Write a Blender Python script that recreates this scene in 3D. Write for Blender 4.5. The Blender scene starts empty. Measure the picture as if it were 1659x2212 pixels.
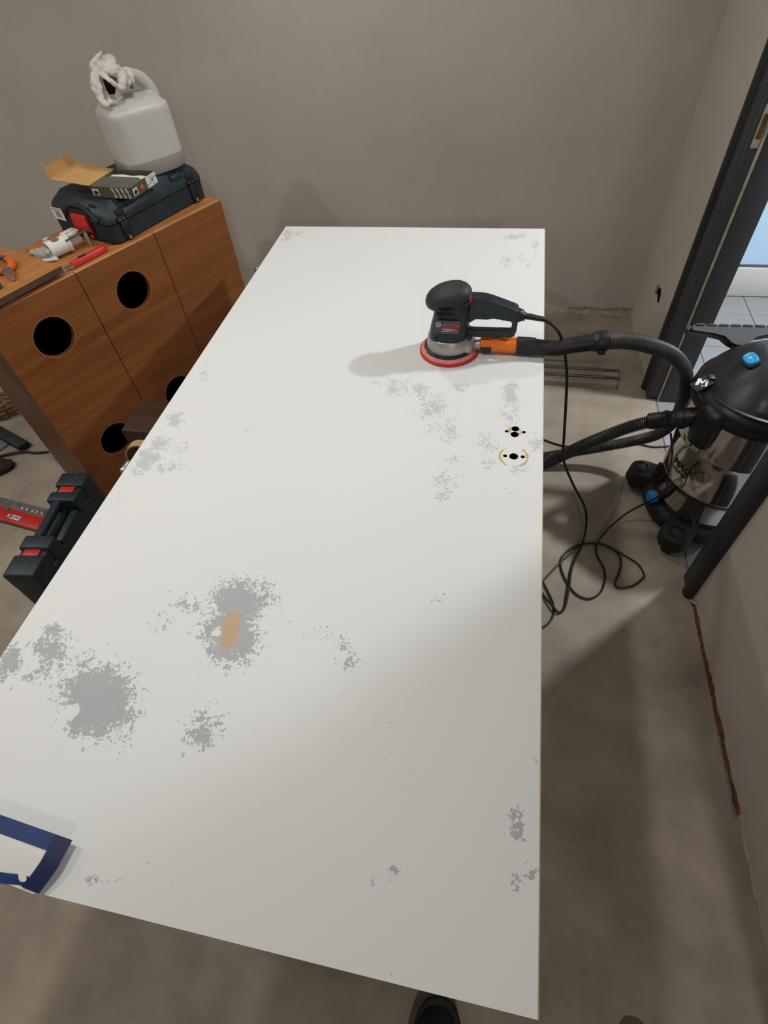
import bpy, bmesh, math, random
from mathutils import Vector, Matrix, noise
random.seed(4)
S = bpy.context.scene
COL = S.collection
R = math.radians

# ------------------------------------------------------------------ camera
cam_data = bpy.data.cameras.new('camera')
cam_data.sensor_fit = 'VERTICAL'
cam_data.sensor_height = 36.0
cam_data.lens = 19.027
cam_data.clip_start = 0.02
cam = bpy.data.objects.new('camera', cam_data)
COL.objects.link(cam)
cam.matrix_world = Matrix(((0.98007, -0.09961, 0.17189, -0.12291),
                          (0.18541, 0.76935, -0.61132, 0.0358),
                          (-0.07135, 0.63101, 0.77249, 1.65138),
                          (0.0, 0.0, 0.0, 1.0)))
S.camera = cam

# ------------------------------------------------------------------ world and lamps
world = bpy.data.worlds.new('world')
S.world = world
world.use_nodes = True
world.node_tree.nodes['Background'].inputs['Color'].default_value = (0.55, 0.60, 0.70, 1)
world.node_tree.nodes['Background'].inputs['Strength'].default_value = 0.05


def disk_lamp(name, loc, watts, radius, col):
    l = bpy.data.lights.new(name, 'AREA')
    l.shape = 'DISK'
    l.size = radius * 2
    l.energy = watts
    l.color = col
    o = bpy.data.objects.new(name, l)
    o.location = loc
    COL.objects.link(o)
    return o


WARM = (1.0, 0.985, 0.955)
COOL = (0.93, 0.97, 1.0)
disk_lamp('ceiling_light_over_door_near', (-0.78, 0.70, 2.36), 10.0, 0.06, WARM)
disk_lamp('ceiling_light_over_door_far', (-0.78, 2.10, 2.36), 6.8, 0.06, WARM)
disk_lamp('ceiling_light_left', (-1.84, 0.72, 2.36), 8.5, 0.05, WARM)
disk_lamp('fill_light_far_left', (-3.3, 1.0, 2.36), 17, 0.12, WARM)  # added fill light, brightens the left wall and floor
disk_lamp('ceiling_light_side_room', (0.76, -2.1, 2.36), 26, 0.035, WARM)
disk_lamp('ceiling_light_hall', (1.45, 2.02, 2.36), 54, 0.08, COOL)

S.view_settings.view_transform = 'Standard'
S.view_settings.look = 'None'
S.view_settings.gamma = 1.0
S.view_settings.use_curve_mapping = False
S.view_settings.exposure = 0.0


# ------------------------------------------------------------------ helpers
def lin(c):
    def f(v):
        v /= 255.0
        return v / 12.92 if v <= 0.04045 else ((v + 0.055) / 1.055) ** 2.4
    return (f(c[0]), f(c[1]), f(c[2]))


MATS = {}


def mat(name, col, rough=0.5, metal=0.0, var=0.08, scale=9.0, bump=0.0, bscale=120.0, spec=0.5, trans=0.0,
        sss=0.0, stretch=None, emit=None, ior=1.45, detail=4.0, col2=None):
    """principled material whose colour is modulated by object-space noise, with optional fine relief"""
    if name in MATS:
        return MATS[name]
    m = bpy.data.materials.new(name)
    m.use_nodes = True
    nt = m.node_tree
    b = nt.nodes['Principled BSDF']
    b.inputs['Roughness'].default_value = rough
    b.inputs['Metallic'].default_value = metal
    b.inputs['IOR'].default_value = ior
    b.inputs['Specular IOR Level'].default_value = spec
    if trans:
        b.inputs['Transmission Weight'].default_value = trans
    if sss:
        b.inputs['Subsurface Weight'].default_value = sss
        b.inputs['Subsurface Radius'].default_value = (0.02, 0.02, 0.02)
        b.inputs['Subsurface Scale'].default_value = 0.6
    tc = nt.nodes.new('ShaderNodeTexCoord')
    mp = nt.nodes.new('ShaderNodeMapping')
    nt.links.new(tc.outputs['Object'], mp.inputs['Vector'])
    if stretch:
        mp.inputs['Scale'].default_value = stretch
    nz = nt.nodes.new('ShaderNodeTexNoise')
    nz.inputs['Scale'].default_value = scale
    nz.inputs['Detail'].default_value = detail
    nz.inputs['Roughness'].default_value = 0.6
    nt.links.new(mp.outputs['Vector'], nz.inputs['Vector'])
    ramp = nt.nodes.new('ShaderNodeValToRGB')
    a = [max(0.0, v * (1 - var)) for v in col]
    c = [min(1.0, v * (1 + var)) for v in (col2 or col)]
    ramp.color_ramp.elements[0].position = 0.30
    ramp.color_ramp.elements[1].position = 0.70
    ramp.color_ramp.elements[0].color = (*a, 1)
    ramp.color_ramp.elements[1].color = (*c, 1)
    nt.links.new(nz.outputs['Fac'], ramp.inputs['Fac'])
    nt.links.new(ramp.outputs['Color'], b.inputs['Base Color'])
    if emit:
        b.inputs['Emission Color'].default_value = (*emit[0], 1)
        b.inputs['Emission Strength'].default_value = emit[1]
    if bump:
        n2 = nt.nodes.new('ShaderNodeTexNoise')
        n2.inputs['Scale'].default_value = bscale
        n2.inputs['Detail'].default_value = 3
        nt.links.new(mp.outputs['Vector'], n2.inputs['Vector'])
        bp = nt.nodes.new('ShaderNodeBump')
        bp.inputs['Strength'].default_value = bump
        bp.inputs['Distance'].default_value = 0.004
        nt.links.new(n2.outputs['Fac'], bp.inputs['Height'])
        nt.links.new(bp.outputs['Normal'], b.inputs['Normal'])
    MATS[name] = m
    return m


def wood(name, c1, c2, axis='z', rough=0.45, scale=1.0):
    if name in MATS:
        return MATS[name]
    st = {'x': (1.2, 22, 22), 'y': (22, 1.2, 22), 'z': (22, 22, 1.2)}[axis]
    m = bpy.data.materials.new(name)
    m.use_nodes = True
    nt = m.node_tree
    b = nt.nodes['Principled BSDF']
    b.inputs['Roughness'].default_value = rough
    b.inputs['Specular IOR Level'].default_value = 0.35
    tc = nt.nodes.new('ShaderNodeTexCoord')
    mp = nt.nodes.new('ShaderNodeMapping')
    mp.inputs['Scale'].default_value = [s * scale for s in st]
    nt.links.new(tc.outputs['Object'], mp.inputs['Vector'])
    n1 = nt.nodes.new('ShaderNodeTexNoise')
    n1.inputs['Scale'].default_value = 1.6
    n1.inputs['Detail'].default_value = 6
    n1.inputs['Distortion'].default_value = 0.6
    nt.links.new(mp.outputs['Vector'], n1.inputs['Vector'])
    n2 = nt.nodes.new('ShaderNodeTexNoise')
    n2.inputs['Scale'].default_value = 9
    n2.inputs['Detail'].default_value = 3
    nt.links.new(mp.outputs['Vector'], n2.inputs['Vector'])
    mx = nt.nodes.new('ShaderNodeMath')
    mx.operation = 'MULTIPLY_ADD'
    mx.inputs[1].default_value = 0.35
    nt.links.new(n2.outputs['Fac'], mx.inputs[0])
    nt.links.new(n1.outputs['Fac'], mx.inputs[2])
    rp = nt.nodes.new('ShaderNodeValToRGB')
    rp.color_ramp.elements[0].position = 0.45
    rp.color_ramp.elements[1].position = 0.88
    rp.color_ramp.elements[0].color = (*c1, 1)
    rp.color_ramp.elements[1].color = (*c2, 1)
    nt.links.new(mx.outputs[0], rp.inputs['Fac'])
    nt.links.new(rp.outputs['Color'], b.inputs['Base Color'])
    MATS[name] = m
    return m


def mobj(name, bm, m, parent=None, smooth=True, angle=35, loc=None, rotz=None):
    bmesh.ops.recalc_face_normals(bm, faces=bm.faces)
    me = bpy.data.meshes.new(name)
    bm.to_mesh(me)
    bm.free()
    if smooth:
        me.shade_smooth()
        me.set_sharp_from_angle(angle=R(angle))
    if m is not None:
        me.materials.append(m)
    o = bpy.data.objects.new(name, me)
    COL.objects.link(o)
    if parent is not None:
        o.parent = parent
    if loc is not None:
        o.location = loc
    if rotz is not None:
        o.rotation_euler.z = rotz
    return o


def tag(o, label=None, cat=None, group=None, kind=None):
    if label:
        o['label'] = label
    if cat:
        o['category'] = cat
    if group:
        o['group'] = group
    if kind:
        o['kind'] = kind
    return o


def thing(name, label, cat, loc=(0, 0, 0), rotz=0.0, group=None):
    o = bpy.data.objects.new(name, None)
    o.empty_display_size = 0.05
    COL.objects.link(o)
    o.location = loc
    o.rotation_euler = (0, 0, rotz)
    return tag(o, label, cat, group)


def struct(name, bm, m, parent=None, smooth=False, label=None):
    o = mobj(name, bm, m, parent, smooth)
    if parent is None:
        o['kind'] = 'structure'
    if label:
        o['label'] = label
    return o


def B():
    return bmesh.new()


def box(bm, c, s, bev=0.0, seg=2, M=None):
    mtx = Matrix.Translation(c) @ Matrix.Diagonal((s[0], s[1], s[2], 1))
    if M is not None:
        mtx = M @ mtx
    r = bmesh.ops.create_cube(bm, size=1.0, matrix=mtx)
    if bev:
        es = set()
        for v in r['verts']:
            es.update(v.link_edges)
        bmesh.ops.bevel(bm, geom=list(es), offset=bev, segments=seg, profile=0.5, affect='EDGES')
    return bm


def boxx(lo, hi, bev=0.0, seg=2, M=None, bm=None):
    bm = bm or B()
    c = [(a + b) / 2 for a, b in zip(lo, hi)]
    s = [abs(b - a) for a, b in zip(lo, hi)]
    return box(bm, c, s, bev, seg, M)


def cr(pts, n=6):
    """Catmull-Rom through the points"""
    P = [Vector(p) for p in pts]
    out = []
    for i in range(len(P) - 1):
        p0 = P[i - 1] if i else P[i] * 2 - P[i + 1]
        p1, p2 = P[i], P[i + 1]
        p3 = P[i + 2] if i + 2 < len(P) else P[i + 1] * 2 - P[i]
        for k in range(n):
            t = k / n
            out.append(0.5 * ((2 * p1) + (p2 - p0) * t + (2 * p0 - 5 * p1 + 4 * p2 - p3) * t * t
                              + (3 * p1 - p0 - 3 * p2 + p3) * t ** 3))
    out.append(P[-1])
    return out


def resample(P, step):
    L = [0.0]
    for a, b in zip(P, P[1:]):
        L.append(L[-1] + (b - a).length)
    n = max(2, int(L[-1] / step))
    out = []
    j = 0
    for i in range(n + 1):
        d = L[-1] * i / n
        while j < len(L) - 2 and L[j + 1] < d:
            j += 1
        t = (d - L[j]) / max(1e-9, L[j + 1] - L[j])
        out.append(P[j].lerp(P[j + 1], t))
    return out


def tube(bm, pts, r, seg=10, cap=True, flat=1.0):
    """sweep; r is a number or a function of (index, fraction); flat squashes the second axis"""
    P = [Vector(p) for p in pts]
    T = []
    for i in range(len(P)):
        a = P[max(0, i - 1)]
        b = P[min(len(P) - 1, i + 1)]
        T.append((b - a).normalized())
    up = Vector((0, 0, 1)) if abs(T[0].z) < 0.9 else Vector((1, 0, 0))
    u = T[0].cross(up).normalized()
    rings = []
    for i, p in enumerate(P):
        u = (u - T[i] * u.dot(T[i])).normalized()
        w = T[i].cross(u)
        rr = r(i, i / (len(P) - 1)) if callable(r) else r
        rings.append([bm.verts.new(p + (u * math.cos(2 * math.pi * k / seg) + w * flat * math.sin(2 * math.pi * k / seg)) * rr)
                      for k in range(seg)])
    for a, b in zip(rings, rings[1:]):
        for k in range(seg):
            bm.faces.new((a[k], a[(k + 1) % seg], b[(k + 1) % seg], b[k]))
    if cap:
        bm.faces.new(rings[0][::-1])
        bm.faces.new(rings[-1])
    return bm


def loft(bm, rings, cap0=True, cap1=True):
    V = [[bm.verts.new(p) for p in r] for r in rings]
    n = len(V[0])
    for a, b in zip(V, V[1:]):
        for k in range(n):
            bm.faces.new((a[k], a[(k + 1) % n], b[(k + 1) % n], b[k]))
    if cap0:
        bm.faces.new(V[0][::-1])
    if cap1:
        bm.faces.new(V[-1])
    return bm


def sring(cx, cy, z, a, b, e=2.0, n=32, M=None, tilt=None):
    out = []
    for k in range(n):
        t = 2 * math.pi * k / n
        c, s = math.cos(t), math.sin(t)
        x = cx + a * math.copysign(abs(c) ** (2 / e), c)
        y = cy + b * math.copysign(abs(s) ** (2 / e), s)
        p = Vector((x, y, z + (tilt[0] * (x - cx) + tilt[1] * (y - cy) if tilt else 0)))
        out.append(M @ p if M is not None else p)
    return out


def lathe(bm, prof, seg=32, M=None, closed=False):
    rings = []
    for r, z in prof:
        ring = []
        for k in range(seg):
            t = 2 * math.pi * k / seg
            p = Vector((r * math.cos(t), r * math.sin(t), z))
            ring.append(M @ p if M is not None else p)
        rings.append(ring)
    if closed:
        rings.append(rings[0])
        V = [[bm.verts.new(p) for p in r] for r in rings[:-1]]
        V.append(V[0])
        for a, b in zip(V, V[1:]):
            for k in range(seg):
                bm.faces.new((a[k], a[(k + 1) % seg], b[(k + 1) % seg], b[k]))
        return bm
    return loft(bm, rings)


def prism(bm, outline, holes, h, M=None, bev=0.0):
    """flat plate with holes: outline in local xy, thickness h along +z"""
    loops = [outline] + list(holes)
    verts = []
    edges = []
    for lp in loops:
        vs = [bm.verts.new((p[0], p[1], 0)) for p in lp]
        verts += vs
        for i in range(len(vs)):
            edges.append(bm.edges.new((vs[i], vs[(i + 1) % len(vs)])))
    r = bmesh.ops.triangle_fill(bm, edges=edges, use_beauty=True, use_dissolve=False)
    faces = [g for g in r['geom'] if isinstance(g, bmesh.types.BMFace)]
    ex = bmesh.ops.extrude_face_region(bm, geom=faces)
    ev = [g for g in ex['geom'] if isinstance(g, bmesh.types.BMVert)]
    bmesh.ops.translate(bm, verts=ev, vec=(0, 0, h))
    allv = verts + ev
    if bev:
        pass
    if M is not None:
        bmesh.ops.transform(bm, matrix=M, verts=allv)
    return bm


def circle(cx, cy, r, n=24, ry=None):
    return [(cx + r * math.cos(2 * math.pi * k / n), cy + (ry or r) * math.sin(2 * math.pi * k / n)) for k in range(n)]


def axis_to(a, b):
    """matrix whose +z runs from a to b with origin a"""
    a, b = Vector(a), Vector(b)
    q = (b - a).to_track_quat('Z', 'Y')
    return Matrix.Translation(a) @ q.to_matrix().to_4x4()


def frame(o, x, y, z):
    """matrix from origin and three axis vectors"""
    m = Matrix.Identity(4)
    for i, v in enumerate((x, y, z)):
        v = Vector(v).normalized()
        m[0][i], m[1][i], m[2][i] = v
    m[0][3], m[1][3], m[2][3] = o
    return m


def text(name, s, size, m, parent, M, ext=0.0003, align='CENTER', offset=0.0, sx=1.0, bend=None, shear=0.0):
    cu = bpy.data.curves.new(name, 'FONT')
    cu.body = s
    cu.size = size
    cu.extrude = ext
    cu.offset = offset
    cu.align_x = align
    cu.align_y = 'CENTER'
    cu.shear = shear
    cu.resolution_u = 3
    o = bpy.data.objects.new(name, cu)
    COL.objects.link(o)
    dg = bpy.context.evaluated_depsgraph_get()
    me = bpy.data.meshes.new_from_object(o.evaluated_get(dg))
    bpy.data.objects.remove(o)
    me.name = name
    for v in me.vertices:
        p = Vector((v.co.x * sx, v.co.y, v.co.z))
        if bend:
            p = bend(p)
        v.co = M @ p
    me.materials.clear()
    me.materials.append(m)
    t = bpy.data.objects.new(name, me)
    COL.objects.link(t)
    t.parent = parent
    return t


def voxel(bm, size, smooth_iter=6, amp=0.0, nscale=30.0, seed=0.0):
    """fuse overlapping closed shapes into one surface"""
    me = bpy.data.meshes.new('tmp')
    bm.to_mesh(me)
    bm.free()
    o = bpy.data.objects.new('tmp', me)
    COL.objects.link(o)
    md = o.modifiers.new('r', 'REMESH')
    md.mode = 'VOXEL'
    md.voxel_size = size
    sm = o.modifiers.new('s', 'SMOOTH')
    sm.iterations = smooth_iter
    sm.factor = 0.5
    dg = bpy.context.evaluated_depsgraph_get()
    m2 = bpy.data.meshes.new_from_object(o.evaluated_get(dg))
    bpy.data.objects.remove(o)
    nb = B()
    nb.from_mesh(m2)
    bpy.data.meshes.remove(m2)
    if amp:
        nb.normal_update()
        for v in nb.verts:
            v.co += v.normal * amp * noise.noise(v.co * nscale + Vector((seed, 0, 0)))
    return nb


# ------------------------------------------------------------------ colours
M_WALL = mat('wall_plaster', (0.520, 0.468, 0.411), rough=0.92, var=0.06, scale=2.2, bump=0.25, bscale=45, spec=0.15)
M_FLOOR = mat('screed_floor', (0.310, 0.260, 0.205), rough=0.72, var=0.26, scale=4.5, bump=0.12, bscale=60, spec=0.25,
              detail=8)
M_CEIL = mat('ceiling_white', (0.80, 0.79, 0.76), rough=0.95, var=0.03)
M_BRICK = mat('raw_brick', (0.155, 0.070, 0.038), rough=0.95, var=0.45, scale=40, bump=0.8, bscale=90, spec=0.1)
M_LIP = mat('broken_plaster', (0.42, 0.36, 0.28), rough=0.95, var=0.3, scale=30, bump=0.6, bscale=80, spec=0.1)
M_FRAME = mat('anthracite_steel', (0.021, 0.022, 0.026), rough=0.42, var=0.12, scale=6, spec=0.45)
M_FRAME2 = mat('anthracite_reveal', (0.050, 0.051, 0.055), rough=0.5, var=0.10, scale=6, spec=0.4)
M_SEAL = mat('beige_seal', (0.46, 0.41, 0.30), rough=0.8, var=0.25, scale=30)
M_TILE = mat('grey_floor_tile', (0.275, 0.284, 0.288), rough=0.35, var=0.05, scale=5)
M_GROUT = mat('grout', (0.22, 0.23, 0.24), rough=0.9, var=0.1)
M_DUST = mat('dusty_threshold', (0.36, 0.36, 0.37), rough=0.9, var=0.3, scale=25)
M_BLACK = mat('black_plastic', (0.012, 0.012, 0.013), rough=0.42, var=0.25, scale=12, spec=0.5)
M_BLACKM = mat('black_plastic_matt', (0.016, 0.016, 0.017), rough=0.62, var=0.3, scale=20, bump=0.15, bscale=300)
M_RUBBER = mat('black_rubber', (0.010, 0.010, 0.009), rough=0.55, var=0.2, scale=20)
M_HOSE = mat('hose_rubber', (0.042, 0.041, 0.038), rough=0.40, var=0.25, scale=15)
M_STEEL = mat('stainless_steel', (0.55, 0.53, 0.50), rough=0.10, metal=1.0, var=0.03, scale=4, bump=0.02, bscale=6)
M_ZINC = mat('zinc', (0.55, 0.54, 0.52), rough=0.30, metal=1.0, var=0.1, scale=30)
M_ALU = mat('cast_aluminium', (0.40, 0.39, 0.37), rough=0.42, metal=0.75, var=0.08, scale=30, bump=0.1, bscale=250)
M_NAVY = mat('navy_plastic', (0.0085, 0.016, 0.022), rough=0.45, var=0.2, scale=20)
M_CASE = mat('blue_green_case', (0.011, 0.020, 0.027), rough=0.48, var=0.25, scale=14, bump=0.1, bscale=200)
M_RED = mat('red_plastic', (0.50, 0.018, 0.012), rough=0.40, var=0.10, scale=15)
M_REDPAD = mat('red_pad', (0.48, 0.025, 0.03), rough=0.6, var=0.2, scale=30)
M_PINKPAD = mat('salmon_pad', (0.62, 0.23, 0.17), rough=0.8, var=0.12, scale=30)
M_ORANGE = mat('orange_tape', (0.80, 0.17, 0.012), rough=0.30, var=0.10, scale=25, bump=0.5, bscale=90)
M_BLUE = mat('cyan_blue_plastic', (0.02, 0.33, 0.62), rough=0.30, var=0.06, scale=15)
M_BLUE2 = mat('blue_knob_plastic', (0.02, 0.21, 0.55), rough=0.45, var=0.06, scale=15)
M_WHITE = mat('white_print', (0.75, 0.75, 0.74), rough=0.5, var=0.03)
M_GREYP = mat('grey_print', (0.06, 0.06, 0.062), rough=0.5, var=0.1)
M_REDP = mat('red_print', (0.60, 0.03, 0.02), rough=0.5, var=0.05)
M_BLACKP = mat('black_print', (0.01, 0.01, 0.01), rough=0.5, var=0.05)
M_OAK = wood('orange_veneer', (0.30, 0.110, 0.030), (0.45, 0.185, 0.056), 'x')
M_OAK_SHADED = wood('orange_veneer_shaded', (0.185, 0.058, 0.015), (0.27, 0.095, 0.026), 'x', scale=0.7)  # same veneer, darkened to paint in the low light on the front
M_EDGE_LIT = mat('veneer_edge_lit', (0.48, 0.225, 0.085), rough=0.5, var=0.08, scale=12)  # door top edges, brightened to paint in the light they catch
M_SIDE = mat('brown_side_panel', (0.150, 0.067, 0.032), rough=0.5, var=0.08, scale=9)
M_SHADE = mat('interior_shade', (0.012, 0.008, 0.005), rough=0.95, var=0.1, spec=0.0)  # near-black: shade inside holes, gaps and the cabinet, put into the colour
M_KRAFT = mat('kraft_card', (0.50, 0.29, 0.105), rough=0.85, var=0.06, scale=20)
M_OLIVE = mat('olive_grey_card', (0.075, 0.073, 0.052), rough=0.55, var=0.12, scale=12)
M_PAPER = mat('white_paper', (0.66, 0.65, 0.62), rough=0.8, var=0.04, scale=10)
M_CLOTH = mat('white_cotton', (0.62, 0.58, 0.52), rough=0.95, var=0.12, scale=40, bump=0.5, bscale=400, spec=0.1)
M_JUG = mat('milky_plastic', (0.47, 0.46, 0.43), rough=0.42, var=0.03, scale=8, sss=0.25)
M_LIQ = mat('milky_plastic_wet', (0.30, 0.28, 0.25), rough=0.40, var=0.03, scale=8, sss=0.15)
M_WPL = mat('white_plastic', (0.66, 0.65, 0.61), rough=0.3, var=0.04)
M_CLEAR = mat('cloudy_plastic', (0.50, 0.48, 0.44), rough=0.25, var=0.1, scale=30, trans=0.35)
M_TAPE = mat('blue_masking_tape', (0.012, 0.033, 0.130), rough=0.5, var=0.15, scale=15, bump=0.2, bscale=60)
M_STRAW = mat('straw', (0.28, 0.17, 0.07), rough=0.9, var=0.4, scale=40, bump=0.8, bscale=120)
M_LEATHER = mat('brown_leather', (0.055, 0.035, 0.022), rough=0.6, var=0.3, scale=20)
M_BWOOD = wood('dark_brown_wood', (0.022, 0.009, 0.004), (0.050, 0.021, 0.009), 'x')
M_PLY = mat('bare_plywood', (0.46, 0.28, 0.13), rough=0.7, var=0.12, scale=25)
M_GREYW = wood('grey_brown_batten', (0.26, 0.222, 0.195), (0.33, 0.285, 0.25), 'x')
M_GREEN = mat('green_plastic', (0.03, 0.08, 0.02), rough=0.5)
M_DOORW = mat('bare_door_edge', (0.55, 0.42, 0.27), rough=0.8, var=0.2, scale=40)

# ------------------------------------------------------------------ the room
YB = 2.84                                    # face of the back wall
CEIL = 2.45


def xr(y):                                   # face of the right wall runs very slightly askew
    return 0.568 + 0.0205 * (YB - y)


struct('floor', boxx((-4.6, -3.3, -0.06), (0.604, YB + 0.02, 0.0)), M_FLOOR, label='worn beige-grey cement screed floor')
struct('floor_side_room', boxx((0.604, -3.3, -0.06), (2.3, 0.45, 0.0)), M_FLOOR)
wb = struct('wall_back', boxx((-4.7, YB, -0.05), (0.75, YB + 0.12, CEIL)), M_WALL, label='plain taupe plastered back wall')
struct('wall_left', boxx((-4.7, -3.4, -0.05), (-4.6, YB + 0.1, CEIL)), M_WALL)
struct('wall_front', boxx((-4.7, -3.4, -0.05), (2.4, -3.3, CEIL)), M_WALL)
struct('wall_side_room', boxx((2.3, -3.3, -0.05), (2.4, 3.2, CEIL)), M_WALL)
struct('ceiling', boxx((-4.7, -3.4, CEIL), (2.4, 3.3, CEIL + 0.1)), M_CEIL)

# right wall: plate in (y, z) with the doorway notch and the ragged socket hole
OY0, OY1, OH = 1.19, 2.15, 2.06
out = [(-0.6, 0), (OY0, 0), (OY0, OH), (OY1, OH), (OY1, 0), (YB, 0), (YB, CEIL), (-0.6, CEIL)]  # unseen near end cut short so the side lamp shades the back wall
sock = [(2.470, 0.255), (2.500, 0.262), (2.528, 0.250), (2.560, 0.270), (2.586, 0.262), (2.578, 0.300), (2.560, 0.322),
        (2.535, 0.312), (2.520, 0.330), (2.492, 0.318), (2.480, 0.300)]
bm = B()
prism(bm, out, [sock], 0.105, M=frame((0, 0, 0), (0, 1, 0), (0, 0, 1), (1, 0, 0)))
for v in bm.verts:
    v.co.x += xr(v.co.y)
wr = struct('wall_right', bm, M_WALL, label='taupe plastered wall on the right with the doorway')
bm = boxx((0.009, 2.46, 0.24), (0.090, 2.60, 0.34))
for v in bm.verts:
    v.co.x += xr(v.co.y) - 0.0
o = mobj('socket_hole_shade', bm, M_SHADE, wr, smooth=False)  # dark block near the face paints the shade inside the hole
tag(o, 'painted shade in the ragged hole for a missing wall socket')

# broken plaster along the foot of the walls
random.seed(9)


def ragged(name, pts, hmin, hmax, th, m, parent, inward, step=0.012, z0=0.0):
    """jagged strip of plaster standing on the floor against a wall; pts in plan"""
    a, b = Vector((*pts[0], 0)), Vector((*pts[1], 0))
    n = max(3, int((b - a).length / step))
    bm = B()
    f0 = []
    f1 = []
    b1 = []
    b0 = []
    nrm = Vector((*inward, 0)).normalized()
    for i in range(n + 1):
        p = a.lerp(b, i / n)
        t = th * random.uniform(0.5, 1.3)
        h = random.uniform(hmin, hmax) * (0.6 + 0.8 * abs(noise.noise(p * 9)))
        f0.append(bm.verts.new(p + nrm * t + Vector((0, 0, z0))))
        f1.append(bm.verts.new(p + nrm * t * 0.5 + Vector((0, 0, z0 + h))))
        b1.append(bm.verts.new(p + Vector((0, 0, z0 + h * random.uniform(1.0, 1.25)))))
        b0.append(bm.verts.new(p + Vector((0, 0, z0))))
    for i in range(n):
        bm.faces.new((f0[i], f0[i + 1], f1[i + 1], f1[i]))
        bm.faces.new((f1[i], f1[i + 1], b1[i + 1], b1[i]))
        bm.faces.new((b0[i + 1], b0[i], b1[i], b1[i + 1]))
    return mobj(name, bm, m, parent, smooth=False)


o = ragged('plaster_edge', ((-0.2, YB), (0.568, YB)), 0.014, 0.030, 0.010, M_LIP, wb, (0, -1))
tag(o, 'crumbling cream plaster edge above the floor')
ragged('plaster_crack', ((0.24, YB), (0.56, YB)), 0.012, 0.020, 0.004, mat('crack', (0.30, 0.25, 0.19), rough=0.95, var=0.3, scale=40), wb,
       (0, -1), z0=0.024)
ragged('plaster_edge', ((xr(2.83), 2.83), (xr(2.27), 2.27)), 0.008, 0.016, 0.006, M_LIP, wr, (-1, 0))
o = ragged('brick_gap', ((xr(1.10), 1.10), (xr(0.46), 0.46)), 0.012, 0.018, 0.006, M_BRICK, wr, (-1, 0))
tag(o, 'reddish-brown raw gap between wall and floor')
ragged('brick_gap', ((xr(0.46), 0.46), (xr(-0.3), -0.3)), 0.004, 0.009, 0.003, M_LIP, wr, (-1, 0))
bm = B()
tube(bm, [(xr(1.10) - 0.004, 1.10, 0.0), (xr(1.085) - 0.006, 1.085, 0.016), (xr(1.075) - 0.004, 1.07, 0.03)], lambda i, t: 0.008 - 0.004 * t, 6)
mobj('plaster_flake', bm, M_LIP, wr, smooth=False)

# steel door frame
fr = bpy.data.objects.new('door_1', None)
COL.objects.link(fr)
fr.location = (xr(1.67), 1.67, 0)
fr['kind'] = 'structure'
fr['label'] = 'anthracite steel door frame without its door'


def rel(bm, root):
    bmesh.ops.translate(bm, verts=bm.verts, vec=-Vector(root.location))
    return bm


def skew(bm):
    for v in bm.verts:
        v.co.x += xr(v.co.y)
    return bm


def fpart(name, lo, hi, m, bev=0.004):
    return mobj(name, rel(skew(boxx(lo, hi, bev)), fr), m, fr)


for (ya, yb, yo) in ((2.150, 2.205, 2.250), (1.190, 1.150, 1.105)):
    s = 1 if yb > ya else -1
    fpart('jamb_reveal', (-0.004, ya, 0), (0.118, ya - 0.006 * s, OH), M_FRAME2, 0.001)
    fpart('architrave_inner', (-0.014, ya - 0.006 * s, 0), (0.0, yb, OH + 0.05), M_FRAME2, 0.003)
    bm = B()
    tube(bm, [(-0.010, (yb + yo) / 2, 0), (-0.010, (yb + yo) / 2, OH + 0.1)], (abs(yo - yb)) / 2 + 0.002, 14, flat=1.0)
    for v in bm.verts:
        v.co.x = -0.010 + (v.co.x + 0.010) * 0.75
    mobj('architrave_outer', rel(skew(bm), fr), M_FRAME, fr)
    fpart('door_stop', (0.040, ya - 0.006 * s, 0), (0.118, ya - 0.022 * s, OH), M_FRAME2, 0.002)
    bm = boxx((0.030, ya - 0.006 * s, 0), (0.0395, ya - 0.013 * s, OH), 0.002)
    mobj('seal', rel(skew(bm), fr), M_SEAL, fr)
fpart('head', (-0.014, 1.10, OH), (0.118, 2.255, OH + 0.06), M_FRAME, 0.003)
bm = boxx((0.006, 2.140, 0.985), (0.028, 2.1445, 1.10), 0.001)
o = mobj('strike_plate', rel(skew(bm), fr), M_SEAL, fr)
o['label'] = 'worn strike plate with a brown latch hole'
bm = boxx((0.010, 2.1385, 1.01), (0.024, 2.1405, 1.075), 0.0)
mobj('latch_hole', rel(skew(bm), fr), M_BRICK, fr)

# hall beyond the doorway
hf = struct('floor_hall', boxx((0.604, 0.45, -0.06), (2.3, 3.06, -0.0045)), M_GROUT, label='light grey tiled hall floor')
tile_me = None
gx = [0.609, 0.857] + [0.857 + 0.296 * k for k in range(1, 5)] + [2.3]
gy = [3.058, 2.88] + [2.88 - 0.30 * k for k in range(1, 9)]
shared = {}
for i in range(len(gx) - 1):
    for j in range(len(gy) - 1):
        x0, x1, y1, y0 = gx[i] + 0.0015, gx[i + 1] - 0.0015, gy[j] - 0.0015, gy[j + 1] + 0.0015
        key = (round(x1 - x0, 4), round(y1 - y0, 4))
        if key not in shared:
            b_ = boxx((-key[0] / 2, -key[1] / 2, -0.0045), (key[0] / 2, key[1] / 2, 0.0), 0.0012, 1)
            o = mobj('tile', b_, M_TILE, hf, smooth=False)
            shared[key] = o.data
        else:
            o = bpy.data.objects.new('tile', shared[key])
            COL.objects.link(o)
            o.parent = hf
        o.location = ((x0 + x1) / 2, (y0 + y1) / 2, 0)
M_HALL = mat('hall_wall_white', (0.60, 0.61, 0.62), rough=0.9, var=0.03)
struct('wall_hall_front', boxx((0.74, 0.40, -0.05), (2.3, 0.45, CEIL)), M_HALL)
struct('wall_hall_back', boxx((0.70, 3.10, -0.05), (2.4, 3.2, CEIL)), M_HALL)
win = bpy.data.objects.new('window_1', None)
COL.objects.link(win)
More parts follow.
